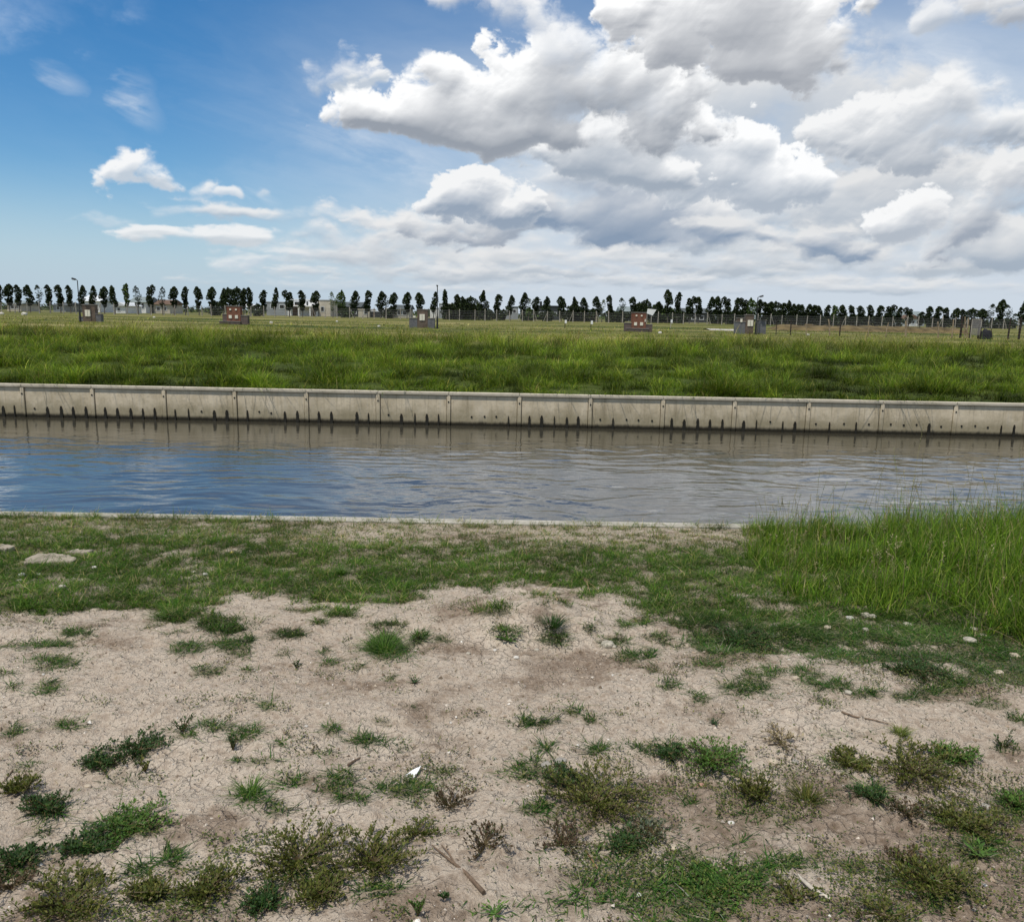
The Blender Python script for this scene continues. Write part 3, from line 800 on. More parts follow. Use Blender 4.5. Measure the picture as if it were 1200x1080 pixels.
# ------------------------------------------------------------------ concrete canal walls
def concrete(name, c0, c1, wet, streak=True):
    m, t, b = material(name, .85, .25)
    P_ = pos(t)
    n1 = t.noise(P_, 1.7, 6, .65); n2 = t.noise(P_, 14, 5, .6)
    mp = t.new('ShaderNodeMapping'); t.link(P_, mp.inputs[0]); mp.inputs['Scale'].default_value = (9, 9, .5)
    n3 = t.noise(mp.outputs[0], 1.0, 5, .7)
    col = t.mix(t.ramp(n1, .3, .7), c4(*c0), c4(*c1))
    col = t.mix(t.math('MULTIPLY', t.ramp(n2, .5, .75), .3), col, c4(c0[0] * .55, c0[1] * .55, c0[2] * .5))
    if streak:
        col = t.mix(t.math('MULTIPLY', t.ramp(n3, .5, .72), .45), col, c4(.17, .135, .085))
        col = t.mix(t.math('MULTIPLY', t.ramp(n3, .48, .30), .35), col, c4(.50, .46, .39))
    sp = t.new('ShaderNodeSeparateXYZ'); t.link(P_, sp.inputs[0])
    zz = t.math('ADD', sp.outputs[2], t.math('MULTIPLY', t.math('SUBTRACT', n1, .5), .42))
    if wet:
        alg = t.math('MULTIPLY', t.ramp(zz, WATER_Z + .60, WATER_Z + .18), .62)
        col = t.mix(alg, col, c4(.19, .165, .09))
        zz2 = t.math('ADD', sp.outputs[2], t.math('MULTIPLY', t.math('SUBTRACT', n3, .5), .10))
        col = t.mix(t.ramp(zz2, WATER_Z + .16, WATER_Z + .05), col, c4(.022, .019, .011))
    t.link(col, b.inputs['Base Color'])
    bump(t, b, n2, .006)
    return m
CONC = concrete('weathered_concrete', (.52, .435, .295), (.72, .615, .445), True)
CAPC = concrete('pale_concrete', (.44, .39, .295), (.56, .50, .39), False, False)
MOSS = mat_plain('wet_moss', (.018, .016, .010), .6, .4, 20, .3)
HOLE = mat_plain('dark_hole', (.012, .012, .011), .9, .2)
JOINTS = [-140, -58, 26, 108, 192, 275, 359, 443, 525.7, 608.7, 692, 777, 861, 947.7, 1034, 1120, 1207, 1295, 1385]
ang = math.atan(far_k)
wall = empty('canal_wall', (FA[0], FA[1], 0), ang)
tag(wall, 'long weathered concrete canal wall of square panels on the far side', 'wall')
def wall_u(px):
    """Distance along the far wall at which a picture column meets it."""
    lo, hi = -60.0, 160.0
    for _ in range(60):
        mid = (lo + hi) / 2
        q = to_px(FA[0] + mid * math.cos(ang), FA[1] + mid * math.sin(ang), -.3)[0]
        if q < px: lo = mid
        else: hi = mid
    return lo
us = [wall_u(p) for p in JOINTS]
wid = us[8] - us[7]
for k in range(14): us = [us[0] - wid] + us + [us[-1] + wid]
ZB = WATER_Z - .9
for i in range(len(us) - 1):
    p = MB(); p.box(us[i] + .064, us[i + 1] - .064, .026, .13, ZB, -.069, .006); p.build('wall_panel', CONC, wall)
for u in us:
    p = MB(); p.box(u - .052, u + .052, -.010, .13, ZB, -.066, .01); p.box(u - .09, u + .09, .06, .127, ZB, -.075); po = p.build('wall_post', CONC, wall)
    if us[12] < u < us[-12]:
        q = MB(); q.tube([(u, -.020, -.245), (u, .0, -.245)], .022, 8); q.build('bolt_hole', HOLE, po)
p = MB()
for i in range(0, len(us) - 1):
    p.box(us[i] + .004, us[i + 1] - .004, -.022, .17, -.066, .015, .010)
p.build('wall_coping', CAPC, wall)
LONG = [1.7, 53.7, 70, 84, 99, 121.7, 136, 151.7, 180, 250, 264.7, 333, 347.7, 373, 387.7, 417.7, 470, 500, 620.7, 635, 664.7, 678, 788, 802.7, 818.7, 833, 847.7, 872.7, 933, 1090.7, 1190.7, -15, -30, -90, 1222, 1250]
MID = [15, 166, 204, 219.7, 289, 431.3, 486, 513.7, 596, 650, 719, 887.7, 918.7, 973.7, 1005, 1175.7]
DOTS = [38.7, 235, 303, 317, 455, 552.7, 581.7, 704, 735, 749, 904, 957.7, 990.7, 1020, 1045.7, 1061, 1076, 1105, 1129, 1145, 1160, 765, 568]
for L, kind in ((LONG, 0), (MID, 1), (DOTS, 2)):
    for px in L:
        u = wall_u(px); z1 = WATER_Z + .31 + random.uniform(-.02, .02)
        p = MB()
        if kind == 2: 
            p.tube([(u, .012, z1 - .05), (u, .04, z1 - .05)], .026, 8)
        else:
            w = (.036 if kind == 0 else .020) * random.uniform(.8, 1.2)
            zb = WATER_Z - .12; th = .022
            pts = [(-.35, 0), (.45, 0), (1.0, -.16), (.85, -.3), (1.25, -.55), (.95, -1), (-.95, -1), (-1.15, -.6), (-.8, -.35), (-.95, -.2)]
            H = z1 - zb
            a = [(u + q[0] * w, .022 - th, z1 + q[1] * H) for q in pts]; c = [(u + q[0] * w, .026, z1 + q[1] * H) for q in pts]
            nn = len(pts)
            p.add(a + c, [(0, i + 1, i) if False else (0, i, i + 1) for i in range(1, nn - 1)], [(i, i + nn, (i + 1) % nn + nn, (i + 1) % nn) for i in range(nn)])
        p.build('weep_drain', MOSS if kind != 2 else HOLE, wall)

ang2 = math.atan(near_k)
QCAP = concrete('quay_concrete', (.30, .275, .22), (.46, .43, .36), False, True)
quay = empty('quay_edge', (NA[0], NA[1], 0), ang2)
tag(quay, 'pale concrete quay edge bordering the near bank', 'quay')
p = MB()
for k in range(-40, 60):
    p.box(k * 2.4 + .003, k * 2.4 + 2.397, -.11, .04, -.13, .004, .008)
p.build('quay_coping', QCAP, quay)
p = MB()
p.box(-150, 160, -.09, .02, ZB, -.131); p.build('quay_face', CONC, quay)
# ------------------------------------------------------------------ street trees behind the field
TD = 118.0
BARK = mat_plain('bark', (.12, .10, .08), .9, .3, 3)
def crown_mesh(seed, H, rad, n, pal, style):
    """Leaf clumps round a leaning leader: style says how the column is broken up."""
    r = np.random.default_rng(seed)
    f = r.uniform(0, 1, n)
    nb = 9
    lob_f = np.linspace(.06, .97, nb) + r.normal(0, .03, nb); lob_a = r.uniform(0, 6.28, nb); lob_r = r.uniform(.25, 1.0, nb)
    prof = np.clip(1 - np.abs(2 * f - .98) ** 2.8, 0, 1) ** .5 * (.92 + .16 * np.sin(f * 5 + seed))
    if style == 'spire': prof = (1 - f ** 1.6) ** .8 * np.clip(f * 5 + .3, 0, 1) + .05
    if style == 'sparse': prof *= .8
    if style == 'broad': prof = np.sin(np.clip(f + .05, 0, 1) * math.pi) ** .6 * 1.3
    a = r.uniform(0, 6.28, n); q = np.sqrt(r.uniform(0, 1, n))
    bulge = np.zeros(n)
    for i in range(nb):
        bulge += lob_r[i] * np.exp(-((f - lob_f[i]) / .055) ** 2) * (.5 + .5 * np.cos(a - lob_a[i]))
    R_ = rad * prof * (.78 + .45 * bulge) * q
    gap = np.zeros(n, bool)
    for i in range(5 if style == 'sparse' else 1):
        gap |= (np.abs(f - r.uniform(.15, .9)) < r.uniform(.02, .05)) & (np.cos(a - r.uniform(0, 6.28)) > -.2)
    lean = r.normal(0, .16) if style != 'lean' else r.choice([-1, 1]) * .55
    x = np.cos(a) * R_ + lean * rad * 1.3 * f ** 1.6 + .18 * rad * np.sin(f * 7 + seed); y = np.sin(a) * R_; z = f * H
    if style == 'fork':
        sd = np.where(a > 3.14, 1, -1); x = x + sd * rad * .45 * np.clip(f - .35, 0, 1) / .65
        z = z * np.where(sd > 0, 1, .9)
    k = ~gap; x, y, z = x[k], y[k], z[k]; n = len(x)
    s = r.uniform(.07, .15, n) * (1.2 if style != 'sparse' else .85)
    V = np.zeros((n, 4, 3), np.float32); c = np.stack([x, y, z], 1)
    d1 = r.normal(0, 1, (n, 3)); d1 /= np.linalg.norm(d1, axis=1, keepdims=True)
    d2 = np.cross(d1, r.normal(0, 1, (n, 3))); d2 /= np.linalg.norm(d2, axis=1, keepdims=True)
    V[:, 0] = c - d1 * s[:, None]; V[:, 1] = c + d2 * s[:, None] * .6; V[:, 2] = c + d1 * s[:, None]; V[:, 3] = c - d2 * s[:, None] * .6
    pal = np.array(pal); col = pal[r.integers(0, len(pal), n)] * (1 + r.normal(0, .25, (n, 1)).clip(-.5, .6))
    F = (np.arange(n) * 4)[:, None] + np.arange(4)[None]
    return V.reshape(-1, 3), F, np.repeat(col[:, None], 4, 1).reshape(-1, 3)
DARK = [(.028, .042, .014), (.020, .032, .012), (.040, .058, .018), (.016, .024, .012)]
MIDG = [(.06, .10, .022), (.09, .13, .03), (.045, .075, .02)]
PALE = [(.11, .15, .055), (.14, .17, .08), (.09, .12, .05)]
# look of each variety: style, radius, leaves, colours
VAR = {
 'slim': [('col', .62, 620, DARK), ('col', .56, 560, DARK), ('col', .68, 700, DARK), ('col', .60, 600, DARK)],
 'broad': [('broad', 1.05, 900, DARK), ('broad', 1.2, 1000, DARK)],
 'spire': [('spire', .9, 620, DARK), ('spire', .8, 560, DARK)],
 'ragged': [('sparse', .72, 380, DARK), ('sparse', .66, 330, DARK)],
 'leaning': [('lean', .55, 520, DARK), ('lean', .5, 480, DARK)],
 'forked': [('fork', .72, 640, DARK)],
 'green': [('col', .60, 520, MIDG), ('broad', .8, 640, MIDG)],
 'pale': [('sparse', .62, 240, PALE)],
}
MESH = {}
sd = 900
for k, lst in VAR.items():
    for st, rad, nl, pal in lst:
        sd += 1
        V, F, C = crown_mesh(sd, 3.2, rad, int(nl * 1.7), pal, st)
        o = mesh_np('crown', V, F, CROWN, colors=C, link=False)
        MESH.setdefault(k, []).append(o.data); bpy.data.objects.remove(o)
p = MB(); p.tube([(0, 0, -.25), (0.01, 0, .6), (.03, .01, 1.4), (0, 0, 2.9)], [.085, .065, .05, .02], 6)
_t = p.build('trunk', BARK, None, link=False); TRUNK = _t.data; bpy.data.objects.remove(_t)
LOOK = {'slim': 'slim dark', 'broad': 'broad dark', 'spire': 'pointed dark', 'ragged': 'thin ragged', 'leaning': 'crooked dark', 'forked': 'dark double-topped', 'green': 'mid green', 'pale': 'pale sparse'}
MARKS = [(90, 'lamp with one long arm'), (275, 'red brick kiosk near the white canopy'), (364, 'white flat-roofed house'), (513, 'small-headed lamp post'), (642, 'dark flat-roofed building'),
         (748, 'red brick kiosk under the white board'), (889, 'lamp beside the grey kiosk'), (1071, 'grey-green gabled house'), (1157, 'dark net bundle')]
ORD = ['first', 'second', 'third', 'fourth', 'fifth', 'sixth', 'seventh', 'eighth', 'ninth', 'tenth', 'eleventh', 'twelfth', 'thirteenth', 'fourteenth', 'fifteenth', 'sixteenth', 'seventeenth', 'eighteenth', 'nineteenth', 'twentieth']
TREES = [  # column in the view, top row, variety
 (1, 333, 'slim'), (13, 333, 'slim'), (24.5, 334, 'slim'), (37, 334, 'slim'), (48, 334, 'ragged'), (60, 334, 'slim'), (72.5, 334, 'slim'), (84, 334.5, 'slim'), (98, 334.5, 'slim'), (110, 335, 'leaning'),
 (123.5, 336, 'slim'), (136, 335, 'leaning'), (150, 332.5, 'green'), (163, 335, 'ragged'), (177.5, 333.5, 'forked'), (191.5, 336, 'ragged'), (205, 336, 'slim'), (218, 336, 'slim'), (234, 336, 'slim'), (249, 336.5, 'slim'), (262.5, 338, 'slim'),
 (269.5, 337, 'broad'), (277.5, 336, 'broad'), (286, 338, 'slim'), (294, 337, 'slim'), (309, 340, 'slim'), (322.5, 337, 'leaning'), (339.5, 340, 'forked'), (355, 340.5, 'slim'), (370, 341, 'slim'), (390.5, 342, 'pale'), (400, 340, 'green'),
 (415.5, 341, 'slim'), (431, 340.5, 'slim'), (446, 341.5, 'slim'), (452, 344.5, 'ragged'), (461, 343, 'slim'), (477, 342.5, 'slim'), (492, 343, 'slim'), (508, 342, 'leaning'), (523, 339.5, 'leaning'), (536.5, 345, 'slim'), (541, 347.5, 'broad'), (553, 347, 'broad'),
 (567.5, 340.5, 'spire'), (582.5, 345, 'slim'), (597.5, 346, 'slim'), (612.5, 343, 'slim'), (619, 350, 'pale'), (627, 348, 'slim'), (640, 347.5, 'spire'), (657.5, 347.5, 'slim'), (671, 348, 'spire'), (685, 349, 'slim'), (700, 347.5, 'slim'), (705, 351, 'pale'),
 (714, 346, 'slim'), (728, 349, 'ragged'), (741.5, 348, 'slim'), (750, 354, 'broad'), (756.5, 350.5, 'broad'), (770, 353.5, 'spire'), (782, 339.5, 'slim'), (793, 342.5, 'slim'), (807.5, 347, 'forked'), (818, 348, 'slim'), (831, 348, 'slim'),
 (841, 347.5, 'slim'), (851, 347.5, 'forked'), (862, 349, 'slim'), (871, 349, 'forked'), (879.5, 349, 'green'), (887.5, 351, 'slim'), (896, 354, 'slim'), (901, 353.5, 'slim'), (908, 353, 'broad'), (916, 355, 'slim'), (922.5, 352, 'spire'), (927, 356, 'slim'),
 (932.5, 356.5, 'slim'), (939, 357, 'slim'), (945, 356.5, 'slim'), (952, 357.5, 'slim'), (959.5, 358.5, 'slim'), (968, 357.5, 'slim'), (977, 358, 'green'), (987, 357.5, 'slim'), (997.5, 357.5, 'forked'), (1008, 358.5, 'slim'), (1019, 357.5, 'slim'),
 (1029, 358, 'slim'), (1041, 357, 'forked'), (1052.5, 360, 'slim'), (1064.5, 360, 'forked'), (1078, 366, 'slim'), (1087, 359, 'slim'), (1097.5, 359, 'slim'), (1108, 360.5, 'slim'), (1119, 361, 'slim'), (1128, 362.5, 'slim'), (1140.5, 361, 'broad'),
 (1151, 362, 'slim'), (1160, 356, 'ragged'), (1171, 351, 'slim'), (1179, 357, 'ragged'), (1187.5, 368, 'ragged'), (1197, 352, 'slim'), (1211, 354, 'slim'), (1224, 355, 'slim')]
def span(i, lst):
    """Words that place item i of a row between the two landmarks it stands among, counting from the nearer one."""
    x = lst[i]
    L = [m for m in MARKS if m[0] <= x]; Rr = [m for m in MARKS if m[0] > x]
    if L and (not Rr):
        a, d = L[-1], 1
    elif Rr and (not L):
        a, d = Rr[0], -1
    else:
        nl = sum(1 for q in lst if L[-1][0] <= q < x); nr = sum(1 for q in lst if x < q < Rr[0][0])
        a, d = (L[-1], 1) if nl <= nr else (Rr[0], -1)
    k = sum(1 for q in lst if (a[0] <= q < x if d == 1 else x < q < a[0]))
    b = (Rr[0] if Rr else None) if d == 1 else (L[-1] if L else None)
    return k, a[1], (b[1] if b else None), d
TX = [t_[0] for t_ in TREES]
for i, (px, top, kind) in enumerate(TREES):
    g = on_far(px, TD); tz = at_depth(px, top, TD)[2]
    Ht = max(tz - g[2], 2.2)
    r_ = empty('street_tree', g, 0)
    k, a, b, d = span(i, TX)
    lab = f'{LOOK[kind]} street tree, {ORD[k]} from the {a}' + (', ' + ('clockwise' if False else 'towards the ' + ' '.join(b.split()[:3])) if b else (', outward'))
    short = {'lamp with one long arm': 'long-armed lamp', 'red brick kiosk near the white canopy': 'kiosk by the white canopy', 'white flat-roofed house': 'white flat-roofed house', 'small-headed lamp post': 'small-headed lamp post',
             'dark flat-roofed building': 'dark flat-roofed building', 'red brick kiosk under the white board': 'kiosk under the white board', 'lamp beside the grey kiosk': "grey kiosk's lamp", 'grey-green gabled house': 'grey-green gabled house', 'dark net bundle': 'dark net bundle'}
    lab = f'{LOOK[kind]} tree, {ORD[k]} from the {short[a]}' + (f' towards the {short[b]}' if b else ' away from the houses')
    tag(r_, lab, 'tree', 'row of street trees behind the field fence')
    c = bpy.data.objects.new('crown', random.choice(MESH[kind])); COL.objects.link(c); c.parent = r_
    base = .25 * Ht if Ht > 3 else .15 * Ht
    sc = (Ht - base) / 3.2
    c.location = (0, 0, base); c.scale = (random.uniform(.85, 1.12) * random.choice([-1, 1]), random.uniform(.9, 1.2), sc); c.rotation_euler = (0, 0, random.uniform(-.4, .4))
    t_ = bpy.data.objects.new('trunk', TRUNK); COL.objects.link(t_); t_.parent = r_
    t_.scale = (1, 1, (base + .5 * (Ht - base)) / 2.9)

# low bushes between and behind the trees
def bush_mesh(seed, n=420, pal=DARK):
    r = np.random.default_rng(seed)
    V, F, C = crown_mesh(seed, 1.0, .75, n, pal, 'broad')
    V[:, 0] *= 1.5; V[:, 1] *= 1.4
    o = mesh_np('bush', V, F, CROWN, colors=C, link=False); me = o.data; bpy.data.objects.remove(o); return me
BM = [bush_mesh(950 + k) for k in range(4)]; BG = [bush_mesh(960 + k, 420, MIDG + DARK) for k in range(2)]
BUSH = [(525, 357, 1.6, 0), (532, 354, 2.0, 0), (547, 353, 2.4, 0), (560, 357, 2.0, 1), (618, 361, 2.0, 1), (668, 357, 2.2, 0), (679, 359, 2.0, 0), (690, 362, 1.6, 0), (748, 357, 2.2, 0), (764, 356, 2.0, 0), (775, 363, 2.0, 1), (785, 362, 2.0, 1), (797, 364, 1.8, 0),
        (405, 361, 1.6, 1), (303, 356, 1.3, 0), (254, 353, 1.5, 0), (455, 360, 1.5, 0), (900, 364, 2, 0), (912, 364, 2, 1), (925, 365, 2, 0), (940, 366, 2, 0), (955, 367, 2, 0), (970, 368, 2, 0), (985, 368, 2, 0), (1001, 369, 2, 0), (1016, 369, 2, 0), (1035, 370, 1.8, 0), (1050, 371, 1.6, 0),
        (1093, 372, 1.6, 0), (1105, 372, 1.6, 0), (1125, 373, 1.6, 0), (1146, 374, 1.8, 0), (1166, 374, 1.8, 0), (1182, 377, 1.3, 0), (840, 364, 2, 0), (855, 364, 2, 0), (868, 363, 2, 0), (640, 364, 1.8, 0), (716, 363, 1.6, 0), (728, 364, 1.6, 0), (586, 363, 1.5, 0), (571, 363, 1.5, 0)]
BX = sorted(b_[0] for b_ in BUSH)
for px, top, wd, gr in BUSH:
    g = on_far(px, TD + 6); hz = max(at_depth(px, top, TD + 6)[2] - g[2], .8)
    o = bpy.data.objects.new('bush', random.choice(BG if gr else BM)); COL.objects.link(o)
    o.location = [float(v) for v in g]; o.scale = (wd * .62, 1.2, hz); o.rotation_euler = (0, 0, random.uniform(-.5, .5))
    k, a, b, d = span(BX.index(px), BX)
    tag(o, f"low {'green' if gr else 'dark'} bush, {ORD[k]} from the {short[a]}" + (f' towards the {short[b]}' if b else ' onward'), 'bush', 'bushes under the street trees')

# far-off wood that closes the horizon
r = np.random.default_rng(5)
n = 16000
X = r.uniform(-260, 260, n); Dd = r.uniform(215, 260, n)
top = (1.9 + 1.6 * fbm(X * .05, X * 0 + 3, 4, 5) + .9 * fbm(X * .25, X * 0, 3, 6)) * (1.0 + .25 * sstep(X, -20, 60))
z0 = far_ground(X * 0 + np.clip(X, -80, 80), Dd * 0 + 120)
c = np.stack([X, Dd, z0 - .3 + np.maximum(top, .6) * r.uniform(0, 1, n)], 1)
s = r.uniform(.25, .6, (n, 1)); d1 = r.normal(0, 1, (n, 3)); d2 = r.normal(0, 1, (n, 3))
d1 /= np.linalg.norm(d1, axis=1, keepdims=True); d2 /= np.linalg.norm(d2, axis=1, keepdims=True)
V = np.stack([c - d1 * s, c + d2 * s * .7, c + d1 * s, c - d2 * s * .7], 1).reshape(-1, 3)
col = np.array(DARK + MIDG)[r.integers(0, 6, n)] * 1.1
wood = mesh_np('distant_wood', V, (np.arange(n) * 4)[:, None] + np.arange(4)[None], CROWN, colors=np.repeat(col[:, None], 4, 1).reshape(-1, 3))
tag(wood, 'low dark line of distant woods along the horizon', 'woods', None, 'stuff')

# ------------------------------------------------------------------ field fence with pale posts
POSTM = mat_plain('pale_post', (.42, .38, .32), .85, .25, 2)
WIRE = mat_plain('grey_wire', (.16, .16, .155), .6, .1, 2, .4)
fence = empty('wire_mesh_fence', on_far(600, 110), 0)
o0 = np.array(fence.location)
tag(fence, 'long wire fence on pale posts between the field and the trees', 'fence')
fpx = np.array([x + random.uniform(-2, 2) for x in np.arange(-40, 1245, 14.5)])
tops = []
for px in fpx:
    g = on_far(px, 110.0 + random.uniform(-.1, .1))
    hh = random.uniform(1.35, 1.6); lx = random.uniform(-.04, .04)
    p = MB(); q = g - o0; p.tube([q + (0, 0, -.3), q + (lx * .5, 0, hh * .6), q + (lx, 0, hh)], [.062, .055, .05], 6)
    if random.random() < .35: p.tube([q + (lx, 0, hh * .93), q + (random.choice([-.5, .5]), 0, .05)], .03, 5)
    p.build('fence_post', POSTM, fence); tops.append(q)
p = MB()
for a_, b_ in zip(tops[:-1], tops[1:]):
    for hz in (.25, .6, .95, 1.28): p.tube([a_ + (0, -.06, hz), (a_ + b_) / 2 + (0, -.06, hz - .02), b_ + (0, -.06, hz)], .008, 3, False)
    for f in np.linspace(0, 1, 22)[:-1]:
        c0 = a_ * (1 - f) + b_ * f; 
        p.tube([c0 + (0, -.06, .1), c0 + (.12, -.06, 1.3)], .0028, 3, False); p.tube([c0 + (.12, -.06, .1), c0 + (0, -.06, 1.3)], .0028, 3, False)
p.build('wire_mesh', WIRE, fence)

# ------------------------------------------------------------------ nearer wire fence on the right
DPOST = mat_plain('dark_timber', (.035, .028, .022), .9, .3, 3)
TPOST = mat_plain('tan_timber', (.30, .23, .15), .9, .3, 3)
FD = 66.0
nf = empty('stock_fence', on_far(1120, FD), 0); o1 = np.array(nf.location)
tag(nf, 'old stock fence of dark and tan timber posts crossing the field', 'fence')
NP = [(910, 377, .035, 0), (927, 374.5, .05, 0), (945, 379, .035, 1), (972, 374, .06, 1), (985, 375, .05, 0), (1018, 377, .04, 1), (1040, 378, .04, 1), (1062, 376, .07, 1), (1100, 377, .06, 1), (1117, 374, .05, 1), (1127, 370, .085, 0), (1131, 371, .045, 1), (1134.5, 372, .05, 1), (1138, 372.5, .06, 0), (1148, 373, .07, 0), (1183.5, 372, .07, 0), (1196, 372, .09, 0), (1209, 374, .07, 0)]
tp = []
for px, top, rd, tan_ in NP:
    g = on_far(px, FD); q = g - o1; hh = at_depth(px, top, FD)[2] - g[2]
    lx = random.uniform(-.12, .12) if tan_ else random.uniform(-.03, .03)
    p = MB(); p.tube([q + (-lx, 0, -.3), q + (-lx * .3, 0, hh * .5), q + (lx, 0, hh)], [rd, rd * .95, rd * .85], 7); p.build('fence_post', TPOST if tan_ else DPOST, nf)
    tp.append(q)
p = MB(); p.tube([tp[10] + (0, .05, 1.3), tp[10] + (.75, .05, -.05)], .035, 5); p.tube([tp[13] + (-.05, .05, .3), tp[10] + (.1, .05, 1.1)], .03, 5); p.build('brace', TPOST, nf)
p = MB()
for a_, b_ in zip(tp[:-1], tp[1:]):
    for hz in (.2, .45, .7, .95, 1.15): p.tube([a_ + (0, -.08, hz), (a_ + b_) / 2 + (0, -.08, hz - .015), b_ + (0, -.08, hz)], .0055, 3, False)
p.build('fence_wire', WIRE, nf)
NETM = mat_plain('pale_netting', (.22, .21, .20), .9, .2, 8)
BLKNET = mat_plain('black_netting', (.020, .020, .023), .9, .4, 8)
g = on_far(1144.5, FD - .6)
sn = empty('shade_screen', g, .05); tag(sn, 'upright grey netting screen in a light frame beside the dark posts', 'screen')
p = MB()
for k in range(24): 
    u = -.36 + k * .72 / 23
    p.tube([(u, 0, .32), (u + .004, 0, 1.52)], .007, 4, False)
for k in range(40): p.tube([(-.37, .004, .32 + k * .03), (.37, .004, .32 + k * .03)], .006, 4, False)
p.build('netting', NETM, sn)
p = MB(); p.tube([(-.39, 0, -.2), (-.39, 0, 1.55)], .022, 5); p.tube([(.39, 0, -.2), (.39, 0, 1.55)], .022, 5); p.tube([(-.41, 0, 1.53), (.41, 0, 1.53)], .022, 5); p.build('frame', POSTM, sn)
g = on_far(1157, FD - 1.2)
nb_ = empty('net_bundle', g, 0); tag(nb_, 'heap of dark netting slumped against the fence near the grey screen', 'netting')
def heap(w, d, h, seed, nx=22, ny=14, mat=None, name='heap', parent=None):
    u, v = np.meshgrid(np.linspace(-1, 1, nx), np.linspace(-1, 1, ny)); u, v = u.ravel(), v.ravel()
    e = np.clip(1 - (np.abs(u) ** 3.2 + np.abs(v) ** 3.2), 0, 1) ** .38
    z = h * e * (1 + .28 * fbm(u * 2.2, v * 2.2, 3, seed)) - .04
    return mesh_np(name, np.stack([u * w * (1 + .12 * fbm(v * 2, u, 2, seed + 1)), v * d, z], 1), grid_faces(nx, ny), mat, parent, smooth=True)
heap(.44, .35, .80, 3, mat=BLKNET, name='netting', parent=nb_)
p = MB(); p.tube([(-.47, 0, -.1), (-.43, .0, .95)], .03, 5); p.tube([(.52, -.1, -.1), (.34, 0, .9)], .025, 5); p.build('stake', DPOST, nb_)

# long low bank of dry earth in front of that fence
u, v = np.meshgrid(np.linspace(0, 1, 160), np.linspace(-1, 1, 12)); u, v = u.ravel(), v.ravel()
A_, B_ = on_far(898, 84), on_far(1135, 84)
bx = A_[0] + (B_[0] - A_[0]) * u; by = 84 + v * 2.6 + fbm(u * 9, v, 3, 8) * .6
bz = far_ground(bx, by) - .08 + (.62 + .25 * fbm(u * 16, v * 1.5, 4, 9)) * (1 - v * v) * sstep(u, 0, .07) * sstep(u, 1, .93)
DRY = mat_plain('dry_earth', (.115, .085, .038), .95, .5, .8)
eb = mesh_np('earth_bank', np.stack([bx, by, bz], 1), grid_faces(160, 12), DRY, smooth=True)
tag(eb, 'long low bank of brown dry earth in the field', None, None, 'structure')
# pale track beside the grey kiosk
A_, B_ = on_far(828, 78), on_far(872, 76)
u, v = np.meshgrid(np.linspace(0, 1, 40), np.linspace(-1, 1, 6)); u, v = u.ravel(), v.ravel()
tx = A_[0] + (B_[0] - A_[0]) * u; ty = 78 - 2 * u + v * 1.6 * (1 + .4 * fbm(u * 6, v, 2, 3))
tz = far_ground(tx, ty) + .03 + .10 * (1 - v * v)
tag(mesh_np('gravel_track', np.stack([tx, ty, tz], 1), grid_faces(40, 6), mat_plain('pale_gravel', (.42, .40, .35), .95, .2, 3), smooth=True), 'pale gravel track', None, None, 'structure')

# ------------------------------------------------------------------ street lamps
POLE = mat_plain('black_paint', (.018, .020, .020), .5, .2, 4, .4)
LD = 66.0
def lamp(px, top, base_hint, head, label, thick):
    g = on_far(px, LD); H = at_depth(px, top, LD)[2] - g[2]
    r_ = empty('street_lamp', g, 0); tag(r_, label, 'street lamp', 'street lamps in the field')
    p = MB(); p.tube([(0, 0, -.3), (0, 0, .95)], [.075, .07], 8); p.tube([(0, 0, .95), (0, 0, 1.0), (0, 0, H * .97)], [.07, .042, .034], 8); p.build('pole', POLE, r_)
    p = MB(); p.tube([(0, 0, .02), (0, 0, .06)], .14, 8); p.build('base_plate', POLE, r_)
    if head:
        s = head
        p = MB(); p.tube([(0, 0, H * .955), (s * .07, 0, H * .985), (s * .2, 0, H * .99)], .025, 6); p.build('arm', POLE, r_)
        p = MB(); v = [(s * .14, -.09, H * .975), (s * .42, -.11, H * .99), (s * .42, .11, H * .99), (s * .14, .09, H * .975), (s * .12, -.06, H * 1.005), (s * .40, -.08, H * 1.03), (s * .40, .08, H * 1.03), (s * .12, .06, H * 1.005)]
        p.add(v, [], [(0, 1, 2, 3), (4, 7, 6, 5), (0, 4, 5, 1), (1, 5, 6, 2), (2, 6, 7, 3), (3, 7, 4, 0)]); lh = p.build('lamp_head', POLE, r_)
        p = MB(); p.box(min(s * .18, s * .36), max(s * .18, s * .36), -.06, .06, H * .970, H * .978); p.build('lens', mat_plain('lamp_lens', (.5, .5, .47), .3, .1), lh)
    else:
        p = MB(); p.tube([(0, -.02, H * .965), (0, -.05, H * .975)], .03, 6); p.build('arm', POLE, r_)
        p = MB(); p.tube([(0, -.42, H * .985), (0, -.1, H * .98)], [.05, .075], 8); lh = p.build('lamp_head', POLE, r_)
    return r_
lamp(94.5, 327, 373, -1, 'tall black street lamp with one long arm beside the grey-brown meter kiosk', 1)
lamp(512.5, 334, 385, 0, 'tall black lamp post with a small head seen end on, beside the pale house', 1)
lamp(886, 347, 392, 1, 'black street lamp rising out of the stepped grey kiosk', 1)

